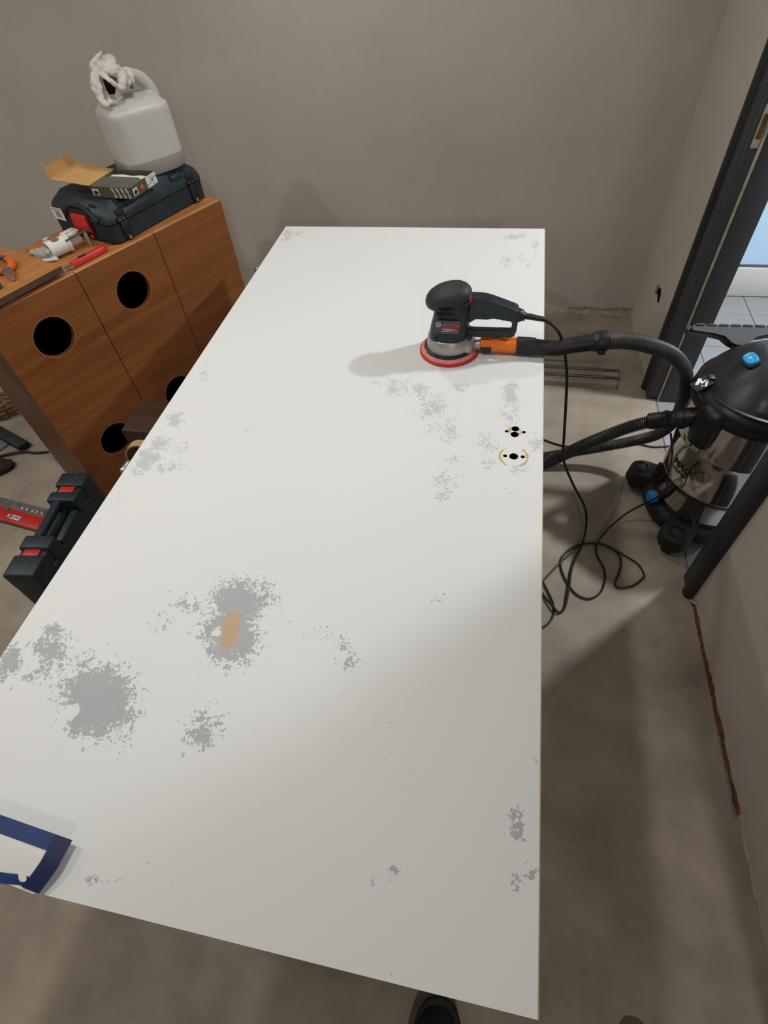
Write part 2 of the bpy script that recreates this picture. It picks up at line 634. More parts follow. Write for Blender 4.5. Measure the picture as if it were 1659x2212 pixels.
win.location = (1.5, 3.06, 0)
win['kind'] = 'structure'
win['label'] = 'pale blue glazed hall door with white frame'
bm = boxx((0.75, 3.058, 0.0), (2.28, 3.098, 0.155), 0.004)
mobj('bottom_rail', rel(bm, win), mat('white_lacquer', (0.66, 0.655, 0.64), rough=0.35, var=0.03), win)
bm = boxx((0.75, 3.066, 0.155), (2.28, 3.088, 0.168), 0.002)
mobj('glazing_bead', rel(bm, win), mat('grey_bead', (0.10, 0.12, 0.15), rough=0.5), win)
bm = boxx((0.75, 3.074, 0.168), (2.28, 3.086, 2.1), 0.0)
mobj('pane', rel(bm, win), mat('frosted_pane', (0.40, 0.56, 0.74), rough=0.45, var=0.03, scale=2,
                               emit=((0.40, 0.58, 0.80), 0.28)), win)
bm = boxx((0.75, 3.058, 2.1), (2.28, 3.098, 2.2), 0.004)
mobj('top_rail', rel(bm, win), MATS['white_lacquer'], win)

# ------------------------------------------------------------------ the door on trestles
DW, DL, DZ = 0.9252, 2.0, 0.80
DO = Vector((-DW / 2, 1.0, 0.76))
door = thing('door_leaf', 'white painted door lying flat, sanded through to grey primer in patches', 'door', DO)
BLOBS = [(-0.7098,0.2567,17.18,9.84,-3.08,19.01,1.25),(-0.6938,0.2214,21.79,12.56,-7.33,44.39,0.9),(-0.7585,0.2727,28.36,17.13,-6.49,40.53,0.8),
(-0.8374,0.3192,26.87,17.26,-3.82,24.6,0.8),(-0.8551,0.3617,65.18,41.41,-10.08,66.41,0.9),(-0.8413,0.2759,31.36,20.92,-9.44,59.42,0.6),
(-0.9016,0.2961,48.25,33.93,-5.9,37.68,0.9),(-0.9048,0.2742,107.14,76.91,-7.38,46.63,0.9),(-0.7027,0.3062,22.75,12.42,-6.23,39.39,0.5),
(-0.6586,0.2887,29.19,15.15,-6.55,40.86,0.35),(-0.6399,0.2527,40.0,20.76,-8.49,51.98,0.3),(-0.6636,0.2046,40.78,22.81,-11.57,69.24,0.35),
(-0.7939,0.3087,27.45,16.86,-6.0,38.23,0.5),(-0.5387,0.4662,23.0,8.62,-3.68,25.0,1.2),(-0.5278,0.4024,22.97,8.82,-3.3,21.63,1.2),
(-0.5264,0.3762,29.15,11.37,-5.85,37.78,1.0),(-0.5099,0.5002,31.24,10.84,-5.65,39.03,0.6),(-0.4744,0.4757,56.04,18.42,-4.96,33.74,0.4),
(-0.4808,0.3919,46.95,16.58,-5.78,37.5,0.5),(-0.5911,0.4488,36.44,15.13,-5.0,33.81,0.5),(-0.6345,0.4424,30.88,13.81,-6.83,46.18,0.55),
(-0.6632,0.4048,38.98,18.69,-7.97,52.9,0.5),(-0.5299,0.5177,21.54,7.67,-5.44,38.01,0.35),(-0.5168,0.2507,31.56,13.31,-7.44,45.05,0.65),
(-0.5156,0.2293,42.64,18.25,-7.76,46.48,0.85),(-0.5062,0.2634,41.9,17.14,-9.99,60.79,0.5),(-0.5311,0.2025,71.79,32.33,-16.39,96.99,0.45),
(-0.4881,0.2482,63.87,25.52,-9.11,54.91,0.4),(-0.3731,0.426,29.94,8.06,-5.64,36.98,0.3),(-0.328,0.4112,49.1,11.79,-7.1,45.98,0.42),
(-0.3096,0.3846,57.11,13.22,-8.56,54.55,0.58),(-0.1845,0.5279,43.01,5.51,-6.85,46.82,0.4),(-0.0308,0.193,73.68,2.6,-8.85,49.95,0.75),
(-0.0275,0.188,116.4,3.81,-17.56,98.85,0.95),(-0.0315,0.1315,77.57,2.94,-17.83,97.76,0.5),(-0.0083,0.1393,114.26,1.98,-35.62,195.57,0.9),
(-0.031,0.119,107.81,4.09,-30.68,167.17,0.5),(-0.0145,0.1526,84.48,1.9,-28.71,158.71,0.3),(-0.2155,0.1005,72.79,14.98,-25.0,137.22,0.5),
(-0.1859,0.1085,107.56,19.11,-29.11,159.93,0.6),(-0.5825,0.0283,56.81,32.75,-24.52,134.24,0.65),(-0.5557,0.0306,102.52,56.3,-34.66,189.54,0.4),
(-0.3468,1.1133,21.34,3.61,-2.82,29.62,0.5),(-0.361,1.0936,42.8,7.61,-4.39,45.36,0.75),(-0.2993,1.1087,47.99,7.07,-3.71,38.7,0.85),
(-0.3295,1.1525,21.08,3.34,-2.37,25.77,0.35),(-0.2615,1.0419,29.98,4.0,-2.35,23.0,0.65),(-0.2866,1.0224,36.04,5.31,-2.75,26.58,0.4),
(-0.2402,0.9624,33.52,4.29,-3.41,31.32,0.5),(-0.2087,0.9658,47.22,5.28,-2.26,20.77,0.6),(-0.2122,1.0469,41.3,4.51,-2.96,29.0,0.35),
(-0.2038,1.1269,39.93,4.04,-5.18,54.35,0.7),(-0.196,0.8085,36.63,4.2,-3.0,24.52,0.55),(-0.2002,0.7625,52.42,6.29,-7.05,55.84,0.6),
(-0.1922,0.8637,49.88,5.45,-3.28,27.87,0.45),(-0.3638,1.0144,44.28,8.24,-4.03,38.95,0.35),(-0.4075,1.1206,41.82,8.25,-4.13,43.92,0.4),
(-0.0764,1.1123,57.09,2.37,-2.47,25.35,0.9),(-0.0721,1.0612,42.6,1.73,-2.38,23.39,0.55),(-0.0781,1.0276,47.52,2.1,-2.53,24.14,0.65),
(-0.0551,1.03,79.56,2.61,-3.18,30.36,0.5),(-0.1233,0.9444,39.11,2.71,-3.3,29.62,0.5),(-0.1134,0.8729,56.44,3.76,-4.14,35.21,0.5),
(-0.1099,0.8946,40.25,2.58,-2.64,22.79,0.35),(-0.0497,0.8639,65.0,2.13,-6.16,51.7,0.7),(-0.0123,0.942,72.11,0.88,-3.01,26.66,0.6),
(-0.0967,0.9251,49.72,2.79,-2.51,22.14,0.35),(-0.0659,0.7921,76.8,3.31,-6.97,55.7,0.35),(-0.8834,0.9294,44.52,20.62,-4.06,38.39,0.85),
(-0.8753,0.9528,79.5,36.06,-4.91,47.16,0.5),(-0.8799,0.8442,33.23,16.04,-4.4,38.99,0.85),(-0.8846,0.8048,42.15,20.9,-4.16,35.91,0.85),
(-0.8907,0.7815,47.2,23.87,-5.57,47.34,0.9),(-0.8986,0.7511,61.31,31.82,-6.83,56.92,0.6),(-0.8275,0.8344,33.84,15.46,-3.28,28.77,0.5),
(-0.8155,0.7829,28.93,13.4,-5.68,47.98,0.6),(-0.8396,0.7727,72.04,34.54,-8.05,67.75,0.7),(-0.8206,0.8587,69.83,31.22,-4.99,44.51,0.4),
(-0.8799,1.1118,62.27,26.26,-2.02,22.14,0.55),(-0.6715,0.9318,42.31,14.94,-3.56,33.09,0.32),(-0.68,0.9064,60.93,22.07,-6.72,61.33,0.35),
(-0.897,1.9327,57.0,17.64,-0.49,19.19,0.7),(-0.8613,1.9483,35.72,10.57,-0.93,38.48,0.6),(-0.8998,1.8858,96.19,30.35,-1.35,46.59,0.5),
(-0.7027,2.0076,57.72,13.7,-1.3,66.12,0.5),(-0.5413,1.924,101.46,19.17,-0.94,35.25,0.3),(-0.1076,1.9357,36.58,1.48,-1.57,58.71,0.8),
(-0.0776,1.95,47.05,1.42,-1.06,41.57,0.5),(-0.0267,1.8785,85.11,1.13,-0.69,21.77,0.65),(-0.0304,1.8307,115.26,1.71,-1.14,31.65,0.6),
(-0.1112,1.7753,49.61,2.19,-1.1,27.12,0.6),(-0.1287,1.7505,69.79,3.55,-1.77,41.51,0.5),(-0.0505,1.7538,88.5,1.99,-1.42,33.36,0.6),
(-0.0659,1.7984,49.66,1.37,-1.04,26.82,0.4),(-0.886,0.5926,30.83,17.35,-5.34,40.16,0.22),(-0.8894,0.6689,44.61,24.05,-3.74,29.48,0.25),
(-0.0042,0.2818,254.55,3.12,-6.48,38.13,0.5),(-0.4727,0.3932,97.94,33.98,-2.84,18.42,0.3)]
FILL = (-0.533, 0.411)


def wear_at(x, y):
    w = 0.0
    for (cx, cy, a, b, c, d, st) in BLOBS:
        dx, dy = x - cx, y - cy
        if abs(dx) > 0.16 or abs(dy) > 0.16:
            continue
        u = a * dx + b * dy
        v = c * dx + d * dy
        w = max(w, st * math.exp(-(u * u + v * v) * 0.62))
    for (cx, cy, r) in ((-0.7405, 0.232, 0.0105), (-0.555, 0.402, 0.0075)):   # islands of paint left standing
        q = math.hypot(x - cx, y - cy) / r
        if q < 1.6:
            w -= 2.0 * max(0.0, 1.25 - q)
    return w


def fill_at(x, y):
    dx, dy = x - FILL[0], y - FILL[1]
    a = R(11)
    u = (dx * math.cos(a) + dy * math.sin(a)) / 0.0165
    v = (-dx * math.sin(a) + dy * math.cos(a)) / 0.040
    return 1.5 - (abs(u) ** 2.4 + abs(v) ** 2.4) ** (1 / 2.4)


NX, NY = 116, 250
bm = B()
G = {}
hx, hy = DW / NX, DL / NY
i0, i1 = 101, 114
j0, j1 = 107, 129
for i in range(NX + 1):
    for j in range(NY + 1):
        if i0 < i < i1 and j0 < j < j1:
            continue
        G[i, j] = bm.verts.new((-DW + i * hx, j * hy, DZ))
for i in range(NX):
    for j in range(NY):
        if i0 <= i < i1 and j0 <= j < j1:
            continue
        bm.faces.new((G[i, j], G[i + 1, j], G[i + 1, j + 1], G[i, j + 1]))
ring = [G[i, j0] for i in range(i0, i1)] + [G[i1, j] for j in range(j0, j1)] + \
       [G[i, j1] for i in range(i1, i0, -1)] + [G[i0, j] for j in range(j1, j0, -1)]
edges = []
for k in range(len(ring)):
    e = bm.edges.get((ring[k], ring[(k + 1) % len(ring)])) or bm.edges.new((ring[k], ring[(k + 1) % len(ring)]))
    edges.append(e)
HOLES = [(-0.0605, 0.9875, 0.0087), (-0.0615, 0.9688, 0.0090), (-0.0795, 0.9775, 0.0042), (-0.0415, 0.9785, 0.0042),
         (-0.0610, 0.8990, 0.0096), (-0.0793, 0.8985, 0.0045), (-0.0418, 0.9000, 0.0045)]
hl = []
for (cx, cy, r) in HOLES:
    vs = [bm.verts.new((x, y, DZ)) for x, y in circle(cx, cy, r, 20)]
    hl.append(vs)
    for k in range(20):
        edges.append(bm.edges.new((vs[k], vs[(k + 1) % 20])))
bmesh.ops.triangle_fill(bm, edges=edges, use_beauty=True)
top_faces = list(bm.faces)
shade_faces = []  # lock holes painted dark for the shade of their depth
for vs in hl:
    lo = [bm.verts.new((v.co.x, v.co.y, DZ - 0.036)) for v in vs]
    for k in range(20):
        shade_faces.append(bm.faces.new((vs[k], vs[(k + 1) % 20], lo[(k + 1) % 20], lo[k])))
    shade_faces.append(bm.faces.new(lo))
bl = [bm.verts.new(p) for p in ((-DW, 0, 0.76), (0, 0, 0.76), (0, DL, 0.76), (-DW, DL, 0.76))]
bm.faces.new(bl[::-1])
per = [[G[i, 0] for i in range(NX + 1)], [G[NX, j] for j in range(NY + 1)], [G[i, NY] for i in range(NX, -1, -1)],
       [G[0, j] for j in range(NY, -1, -1)]]
for s, run in enumerate(per):
    bm.faces.new([bl[s]] + [bl[(s + 1) % 4]] + run[::-1])
for f in shade_faces:
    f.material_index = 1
bmesh.ops.translate(bm, verts=bm.verts, vec=-DO)
slab = mobj('slab', bm, None, door, smooth=False)
for nm, fn in (('wear', wear_at), ('fill', fill_at), ('depth', lambda x, y: 0.92 - 0.34 * min(1.0, max(0.0, (y - 0.5) / 0.25)))):
    at = slab.data.attributes.new(nm, 'FLOAT', 'POINT')
    for v in slab.data.vertices:
        at.data[v.index].value = fn(v.co.x + DO.x, v.co.y + DO.y) if v.co.z > 0.03 else 0.0


def door_paint():
    m = bpy.data.materials.new('sanded_white_paint')
    m.use_nodes = True
    nt = m.node_tree
    b = nt.nodes['Principled BSDF']
    L = nt.links.new

    def N(t, **kw):
        n = nt.nodes.new(t)
        for k, v in kw.items():
            setattr(n, k, v)
        return n

    def math_(op, a, b_=None, clamp=False):
        n = N('ShaderNodeMath', operation=op, use_clamp=clamp)
        for i, v in enumerate((a, b_)):
            if v is None:
                continue
            if isinstance(v, (int, float)):
                n.inputs[i].default_value = v
            else:
                L(v, n.inputs[i])
        return n.outputs[0]

    tc = N('ShaderNodeTexCoord')
    P = tc.outputs['Object']

    def noise_(sc, det, rough=0.5):
        n = N('ShaderNodeTexNoise')
        n.inputs['Scale'].default_value = sc
        n.inputs['Detail'].default_value = det
        n.inputs['Roughness'].default_value = rough
        L(P, n.inputs['Vector'])
        return n.outputs['Fac']

    def mixc(f, a, b_):
        n = N('ShaderNodeMix', data_type='RGBA')
        L(f, n.inputs[0])
        for i, v in ((6, a), (7, b_)):
            if isinstance(v, tuple):
                n.inputs[i].default_value = (*v, 1)
            else:
                L(v, n.inputs[i])
        return n.outputs[2]

    fine, coarse, big = noise_(215, 2.0), noise_(62, 2.0), noise_(3.0, 3.0)
    nn = math_('ADD', math_('MULTIPLY', fine, 0.62), math_('MULTIPLY', coarse, 0.38))
    nn = math_('MULTIPLY', math_('SUBTRACT', nn, 0.30), 2.5)
    aw = N('ShaderNodeAttribute', attribute_name='wear')
    d = math_('SUBTRACT', aw.outputs['Fac'], nn)
    mask = math_('MULTIPLY', math_('ADD', d, 0.02), 9.0, True)
    af = N('ShaderNodeAttribute', attribute_name='fill')
    fm = math_('MULTIPLY', math_('SUBTRACT', math_('ADD', af.outputs['Fac'], math_('MULTIPLY', math_('SUBTRACT', coarse, 0.5), 0.35)), 0.42), 4.0, True)
    paint = mixc(big, (0.655, 0.655, 0.637), (0.685, 0.684, 0.668))
    prim = mixc(coarse, (0.350, 0.350, 0.358), (0.392, 0.390, 0.395))
    ad = N('ShaderNodeAttribute', attribute_name='depth')       # how far the sanding went through
    c = mixc(math_('MULTIPLY', mask, ad.outputs['Fac']), paint, prim)
    c = mixc(math_('MULTIPLY', fm, 0.78), c, (0.52, 0.34, 0.185))
    # bare wood rings where the lock rosettes sat
    for (x, y, r, w, side) in ((-0.0612, 0.8985, 0.0295, 0.0040, 0.50), (-0.0610, 0.9790, 0.0125, 0.0045, 0.30)):
        vd = N('ShaderNodeVectorMath', operation='DISTANCE')
        L(P, vd.inputs[0])
        vd.inputs[1].default_value = (x - DO.x, y - DO.y, DZ - DO.z)
        q = math_('ABSOLUTE', math_('SUBTRACT', vd.outputs['Value'], r))
        q = math_('SUBTRACT', 1.0, math_('DIVIDE', q, w))
        sx_ = N('ShaderNodeSeparateXYZ')
        L(P, sx_.inputs[0])
        side_ = math_('ABSOLUTE', math_('SUBTRACT', sx_.outputs['X'], x - DO.x))
        q = math_('ADD', q, math_('MINIMUM', math_('MULTIPLY', math_('SUBTRACT', math_('DIVIDE', side_, r), 0.62), 4.0 if side > 0.4 else 0.4), 0.0))
        q = math_('ADD', q, math_('MULTIPLY', math_('SUBTRACT', noise_(60, 2), 0.5 + 0.06), 3.2))
        c = mixc(math_('MULTIPLY', q, 4.0, True), c, (0.55, 0.37, 0.185))
    L(c, b.inputs['Base Color'])
    rr = math_('ADD', 0.50, math_('MULTIPLY', mask, 0.2))
    L(rr, b.inputs['Roughness'])
    b.inputs['Specular IOR Level'].default_value = 0.22
    bp = N('ShaderNodeBump')
    bp.inputs['Strength'].default_value = 0.12
    bp.inputs['Distance'].default_value = 0.001
    L(math_('SUBTRACT', 1.0, mask), bp.inputs['Height'])
    L(bp.outputs['Normal'], b.inputs['Normal'])
    return m


slab.data.materials.append(door_paint())
slab.data.materials.append(M_SHADE)
bm = boxx((0.0, 0.0, 0.762), (0.0016, 2.0, 0.7985), 0.0)
bmesh.ops.translate(bm, verts=bm.verts, vec=-DO)
tag(mobj('edge_strip', bm, M_DOORW, door, smooth=False), 'bare beige wood along the sanded edge')
for yy in (0.773, 1.706):
    bm = B()
    lathe(bm, [(0.0072, 0), (0.0078, 0.001), (0.0078, 0.030), (0.0072, 0.031)], 16,
          M=axis_to((-DW - 0.011, yy - 0.016, 0.790), (-DW - 0.011, yy + 0.016, 0.790)))
    box(bm, (-DW - 0.005, yy, 0.783), (0.012, 0.020, 0.004), 0.0008)
    bmesh.ops.translate(bm, verts=bm.verts, vec=-DO)
    tag(mobj('hinge_knuckle', bm, M_ZINC, door), 'shiny steel hinge knuckle')

# trestles under the door
for k, (yt, lab) in enumerate(((0.98, 'dark brown wooden trestle whose beam shows beside the white door, nearer the hall'),
                               (0.26, 'dark brown wooden trestle hidden under the near end of the white door'))):
    t = thing('trestle', lab, 'trestle', (-0.50, yt, 0), group='trestles under the white door')
    xl = -0.545 if k == 0 else -0.36
    bm = boxx((xl, -0.06, 0.675), (0.40, 0.06, 0.76), 0.004)
    mobj('beam', bm, M_BWOOD, t)
    for sx in (-0.30, 0.32):
        for sy in (-1, 1):
            bm = B()
            d0, d1 = Vector((sx, 0.03 * sy, 0.68)), Vector((sx, 0.24 * sy, 0.0))
            tube(bm, [d0, d1], 0.026, 4, flat=0.8)
            mobj('leg', bm, M_BWOOD, t, smooth=False)
        bm = boxx((sx - 0.012, -0.16, 0.28), (sx + 0.012, 0.16, 0.33), 0.002)
        mobj('cross_brace', bm, M_BWOOD, t)
    if k == 0:
        bm = B()
        HM = frame((-0.492, -0.062, 0.676), (1, 0, 0), (0, 0, 1), (0, -1, 0))
        arc_o = [(0.062 * math.cos(R(a)), 0.058 * math.sin(R(a))) for a in range(0, 181, 12)]
        arc_i = [(0.057 * math.cos(R(a)), 0.053 * math.sin(R(a))) for a in range(180, -1, -12)]
        prism(bm, arc_o + arc_i, [], 0.022, M=HM)
        tag(mobj('rounded_plywood_edge', bm, M_PLY, t, smooth=False), 'curved pale plywood edge')
        bm = B()
        prism(bm, arc_i[::-1] + [(-0.057, -0.06), (0.057, -0.06)], [], 0.021, M=HM)
        mobj('rounded_bracket', bm, M_BWOOD, t, smooth=False)

# ------------------------------------------------------------------ grey battens by the back wall
for k, (y, x1, z, w) in enumerate(((2.395, 0.215, 0.0, 0.036), (2.338, 0.455, 0.0, 0.038), (2.280, 0.452, 0.0, 0.038), (2.224, 0.440, 0.0, 0.038))):
    lab = ['short grey batten nearest the back wall, mostly under the door', 'second grey batten from the back wall, notched end',
           'third grey batten from the back wall, notched end', 'grey batten nearest the camera, square end'][k]
    t = thing('batten', lab, 'batten', (0.0, y, z), R(-1.2), 'grey battens on the floor by the corner')
    L_ = x1 + 0.75
    bm = boxx((-0.75, -w / 2, 0.0), (x1 - (0.062 if k in (1, 2) else 0.0), w / 2, 0.022), 0.001)
    mobj('lower_strip', bm, M_GREYW, t, smooth=False)
    if k in (1, 2):
        bm = boxx((-0.75, -w / 2 + 0.006, 0.022), (x1, w / 2, 0.030), 0.001)
        mobj('overlapping_tongue', bm, M_GREYW, t, smooth=False)
    elif k == 3:
        bm = boxx((-0.75, -w / 2, 0.022), (x1, w / 2, 0.028), 0.001)
        mobj('overlapping_tongue', bm, M_GREYW, t, smooth=False)

# ------------------------------------------------------------------ the orbital sander
sd = thing('orbital_sander', 'dark blue random orbital sander with red sanding disc standing on the white door', 'sander', (-0.243, 1.278, 0.80), R(-1))
bm = B()
lathe(bm, [(0.0005, 0.0), (0.0755, 0.0), (0.0778, 0.0015), (0.0775, 0.0060), (0.0735, 0.0085), (0.0005, 0.0085)], 56)
mobj('sanding_disc', bm, M_REDPAD, sd)
bm = B()
lathe(bm, [(0.0005, 0.0085), (0.0735, 0.0085), (0.0700, 0.0130), (0.0660, 0.0150), (0.0005, 0.0150)], 48)
mobj('backing_pad', bm, M_PINKPAD, sd)
bm = B()
lathe(bm, [(0.0005, 0.0140), (0.0665, 0.0140), (0.0650, 0.0200), (0.0590, 0.0215), (0.0005, 0.0215)], 48)
ring_ = mobj('black_brake_ring', bm, M_BLACK, sd)
for k, (s_, a0) in enumerate((('BOSCH', -150),)):
    def bend(p, a0=a0):
        a = R(a0) + p.x / 0.0655
        return Vector((0.0662 * math.cos(a), 0.0662 * math.sin(a), 0.017 + p.y * 0.95)) + Vector((math.cos(a), math.sin(a), 0)) * p.z
    text('ring_lettering', s_, 0.0042 if k == 0 else 0.0028, M_WHITE, ring_, Matrix.Identity(4), 0.0002, bend=bend)
# metal skirt with dust spout
bm = B()
loft(bm, [sring(0, 0, 0.0150, 0.0565, 0.0565, 2.1, 40), sring(0, 0, 0.0175, 0.0590, 0.0585, 2.1, 40), sring(0, 0, 0.0380, 0.0580, 0.0575, 2.1, 40),
          sring(-0.001, 0, 0.0470, 0.0550, 0.0545, 2.2, 40), sring(-0.001, 0, 0.0530, 0.0520, 0.0510, 2.2, 40)])
loft(bm, [sring(0.036, 0, 0.0150, 0.030, 0.040, 3.0, 40), sring(0.036, 0, 0.0360, 0.030, 0.038, 3.0, 40), sring(0.028, 0, 0.0480, 0.030, 0.032, 3.0, 40)])
bm = voxel(bm, 0.0016, 3)
mobj('metal_skirt', bm, M_ALU, sd, angle=50)
bm = B()
lathe(bm, [(0.0125, 0), (0.0135, 0.001), (0.0135, 0.022), (0.0115, 0.024)], 24, M=axis_to((0.060, 0, 0.0205), (0.084, 0, 0.0212)))
mobj('dust_port', bm, M_ALU, sd)
# housing: body column fused with the D-shaped handle
bm = B()
loft(bm, [sring(-0.002, 0, 0.036, 0.047, 0.048, 2.6), sring(-0.002, 0, 0.050, 0.0490, 0.0485, 2.8), sring(0.000, 0, 0.075, 0.0485, 0.0475, 3.0),
          sring(0.003, 0, 0.100, 0.0455, 0.0455, 3.0), sring(0.006, 0, 0.125, 0.0440, 0.0440, 2.8), sring(0.008, 0, 0.150, 0.044, 0.040, 2.6)])
prof = [(0.040, 0.158), (0.075, 0.1575), (0.097, 0.1535), (0.129, 0.1425), (0.159, 0.132), (0.166, 0.126), (0.166, 0.092), (0.168, 0.086),
        (0.156, 0.096), (0.150, 0.1005), (0.108, 0.1065), (0.094, 0.1030), (0.064, 0.1025), (0.054, 0.094), (0.030, 0.090)]
prism(bm, prof, [], 0.034, M=frame((0, 0.017, 0), (1, 0, 0), (0, 0, 1), (0, -1, 0)))
bar_ = [(0.040, 0.048), (0.152, 0.0500), (0.163, 0.056), (0.167, 0.070), (0.168, 0.100), (0.152, 0.104), (0.155, 0.082), (0.152, 0.0705), (0.062, 0.0680), (0.040, 0.072)]
prism(bm, bar_, [], 0.019, M=frame((0, 0.0095, 0), (1, 0, 0), (0, 0, 1), (0, -1, 0)))
bm = voxel(bm, 0.0017, 5)
mobj('housing', bm, M_NAVY, sd, angle=60)
# rubber palm grip
bm = B()
rings = []
for k in range(13):
    t = -1 + 2 * k / 12
    c = max(0.02, math.cos(t * math.pi / 2 * 0.985))
    rings.append(sring(-0.002, 0, 0.0, 0.0585 * c ** 0.78, 0.0445 * c ** 0.75, 2.15, 36))
    for p in rings[-1]:
        p.z = math.sin(t * math.pi / 2) * (0.031 if t > 0 else 0.025)
loft(bm, rings)
bmesh.ops.transform(bm, matrix=Matrix.Translation((-0.003, 0, 0.1510)) @ Matrix.Rotation(R(-16), 4, 'Y'), verts=bm.verts)
grip = mobj('palm_grip', bm, mat('grip_rubber', (0.024, 0.023, 0.022), rough=0.55, var=0.15, scale=30, bump=0.15, bscale=500), sd, angle=60)
for k in range(3):
    bm = boxx((-0.030, -0.0515 + 0.0014 * k, 0.139 - 0.0055 * k), (0.016, -0.0475 + 0.0014 * k, 0.1415 - 0.0055 * k), 0.0006)
    mobj('vent_slot', bm, M_BLACKP, sd)
for (x, y, z, r) in ((0.014, -0.0435, 0.158, 0.0032), (-0.030, -0.0475, 0.062, 0.0035), (0.020, -0.0475, 0.062, 0.0035)):
    bm = B()
    lathe(bm, [(r, 0), (r, 0.003)], 12, M=axis_to((x, y + 0.002, z), (x, y - 0.001, z + 0.0004)))
    mobj('screw_hole', bm, M_BLACKP, sd)
mobj('red_speed_wheel', boxx((0.0455, -0.020, 0.148), (0.0525, 0.006, 0.163), 0.002), M_RED, sd)
mobj('trigger_switch', boxx((0.080, -0.0185, 0.108), (0.088, -0.0165, 0.117), 0.0008), M_BLACK, sd)
mobj('lock_button', boxx((0.142, -0.019, 0.128), (0.149, -0.015, 0.133), 0.001), M_BLACK, sd)
bm = B()
lathe(bm, [(0.0150, 0), (0.0165, 0.003), (0.0155, 0.014), (0.0110, 0.020), (0.0105, 0.024)], 20, M=axis_to((0.160, 0, 0.112), (0.186, 0, 0.106)))
mobj('cord_collar', bm, M_NAVY, sd)
# rating plate with lettering
PL = frame((-0.002, -0.0488, 0.098), (1, 0, 0), (0, 0.06, 1), (0, -1, 0.06))
bm = B()
prism(bm, [(-0.0330, -0.0170), (0.0300, -0.0170), (0.0330, 0.0170), (-0.0330, 0.0170)], [], 0.0010, M=PL)
plate = mobj('name_plate', bm, M_GREYP, sd, smooth=False)
PT = PL @ Matrix.Translation((0, 0, 0.0011))
text('brand_lettering', 'BOSCH', 0.0125, M_REDP, plate, PT @ Matrix.Translation((0.0115, 0.0045, 0)), offset=0.0003)
text('plate_lettering', 'Professional', 0.0062, M_WHITE, plate, PT @ Matrix.Translation((0.005, -0.0055, 0)))
bm = B()
for k in range(7):
    x = -0.012 + 0.0036 * k
    prism(bm, [(x, -0.0112), (x + 0.0027, -0.0112), (x + 0.0027, -0.0102), (x, -0.0102)], [], 0.0003, M=PT)
mobj('small_print_line', bm, M_WHITE, plate, smooth=False)['kind'] = 'stuff'
bm = B()
prism(bm, [(0.016, -0.0125), (0.028, -0.0125), (0.028, -0.0070), (0.016, -0.0070)], [], 0.0004, M=PT)
mobj('red_patch', bm, M_REDP, plate, smooth=False)
bm = B()
prism(bm, circle(-0.0210, 0.0060, 0.0064, 24), [circle(-0.0210, 0.0060, 0.0054, 24)], 0.0003, M=PT)
for sx in (-1, 1):
    prism(bm, [(-0.0210 + sx * 0.0018, 0.0018), (-0.0210 + sx * 0.0028, 0.0018), (-0.0210 + sx * 0.0028, 0.0102), (-0.0210 + sx * 0.0018, 0.0102)], [], 0.0003, M=PT)
prism(bm, [(-0.0238, 0.0054), (-0.0182, 0.0054), (-0.0182, 0.0066), (-0.0238, 0.0066)], [], 0.0003, M=PT)
mobj('round_emblem', bm, M_WHITE, plate, smooth=False)

# sander cord
cord = thing('sander_cord', 'black power cord hanging from the sander over the door edge to the floor', 'cable', (0.118, 1.053, 0))
P = cr([(-0.0585, 1.2795, 0.9055), (-0.030, 1.283, 0.899), (-0.001, 1.287, 0.888), (0.036, 1.29, 0.845), (0.073, 1.327, 0.72), (0.099, 1.37, 0.57), (0.117, 1.372, 0.44), (0.135, 1.378, 0.33),
        (0.191, 1.392, 0.2), (0.251, 1.375, 0.1), (0.268, 1.348, 0.03), (0.253, 1.271, 0.022), (0.218, 1.173, 0.008), (0.204, 1.079, 0.012), (0.191, 1.012, 0.006),
        (0.173, 0.988, 0.006), (0.156, 0.998, 0.014), (0.118, 1.053, 0.006), (0.07, 1.134, 0.006), (-0.05, 1.18, 0.006), (-0.25, 1.15, 0.006)], 8)
bm = B()
tube(bm, P, 0.0043, 8)
mobj('cable', rel(bm, cord), M_RUBBER, cord)
bm = B()
tube(bm, P[:18], lambda i, t: 0.0078 - 0.0020 * t, 10)
mobj('strain_relief', rel(bm, cord), M_BLACK, cord)

# ------------------------------------------------------------------ dust hose from the sander to the vacuum
hose = thing('dust_hose', 'black ribbed dust hose looping from the sander down to the vacuum', 'hose', (0.0, 1.45, 0.0))
lower = [(-0.023, 1.62, 0.05), (0.103, 1.656, 0.06), (0.207, 1.675, 0.08), (0.324, 1.689, 0.11), (0.431, 1.684, 0.16), (0.495, 1.668, 0.215), (0.526, 1.657, 0.29), (0.517, 1.632, 0.39), (0.487, 1.592, 0.5), (0.439, 1.535, 0.6), (0.362, 1.455, 0.7), (0.269, 1.372, 0.78), (0.197, 1.325, 0.82), (0.144, 1.291, 0.838)]
under = [(-0.13, 1.625, 0.035), (-0.24, 1.585, 0.026), (-0.285, 1.52, 0.026), (-0.24, 1.465, 0.035), (-0.14, 1.455, 0.075), (-0.03, 1.462, 0.145)]
upper = [(0.08, 1.458, 0.215), (0.144, 1.462, 0.268), (0.203, 1.466, 0.32), (0.279, 1.471, 0.375), (0.341, 1.476, 0.412), (0.396, 1.478, 0.437)]
path = [Vector(p) for p in lower[::-1]] + [Vector(p) for p in under] + [Vector(p) for p in upper]
P = resample(cr(path, 10), 0.0066 / 4)
bm = B()
tube(bm, P, lambda i, t: (0.0208, 0.0212, 0.0196, 0.0166)[i % 4], 16)
mobj('ribbed_hose', rel(bm, hose), M_HOSE, hose, angle=80)
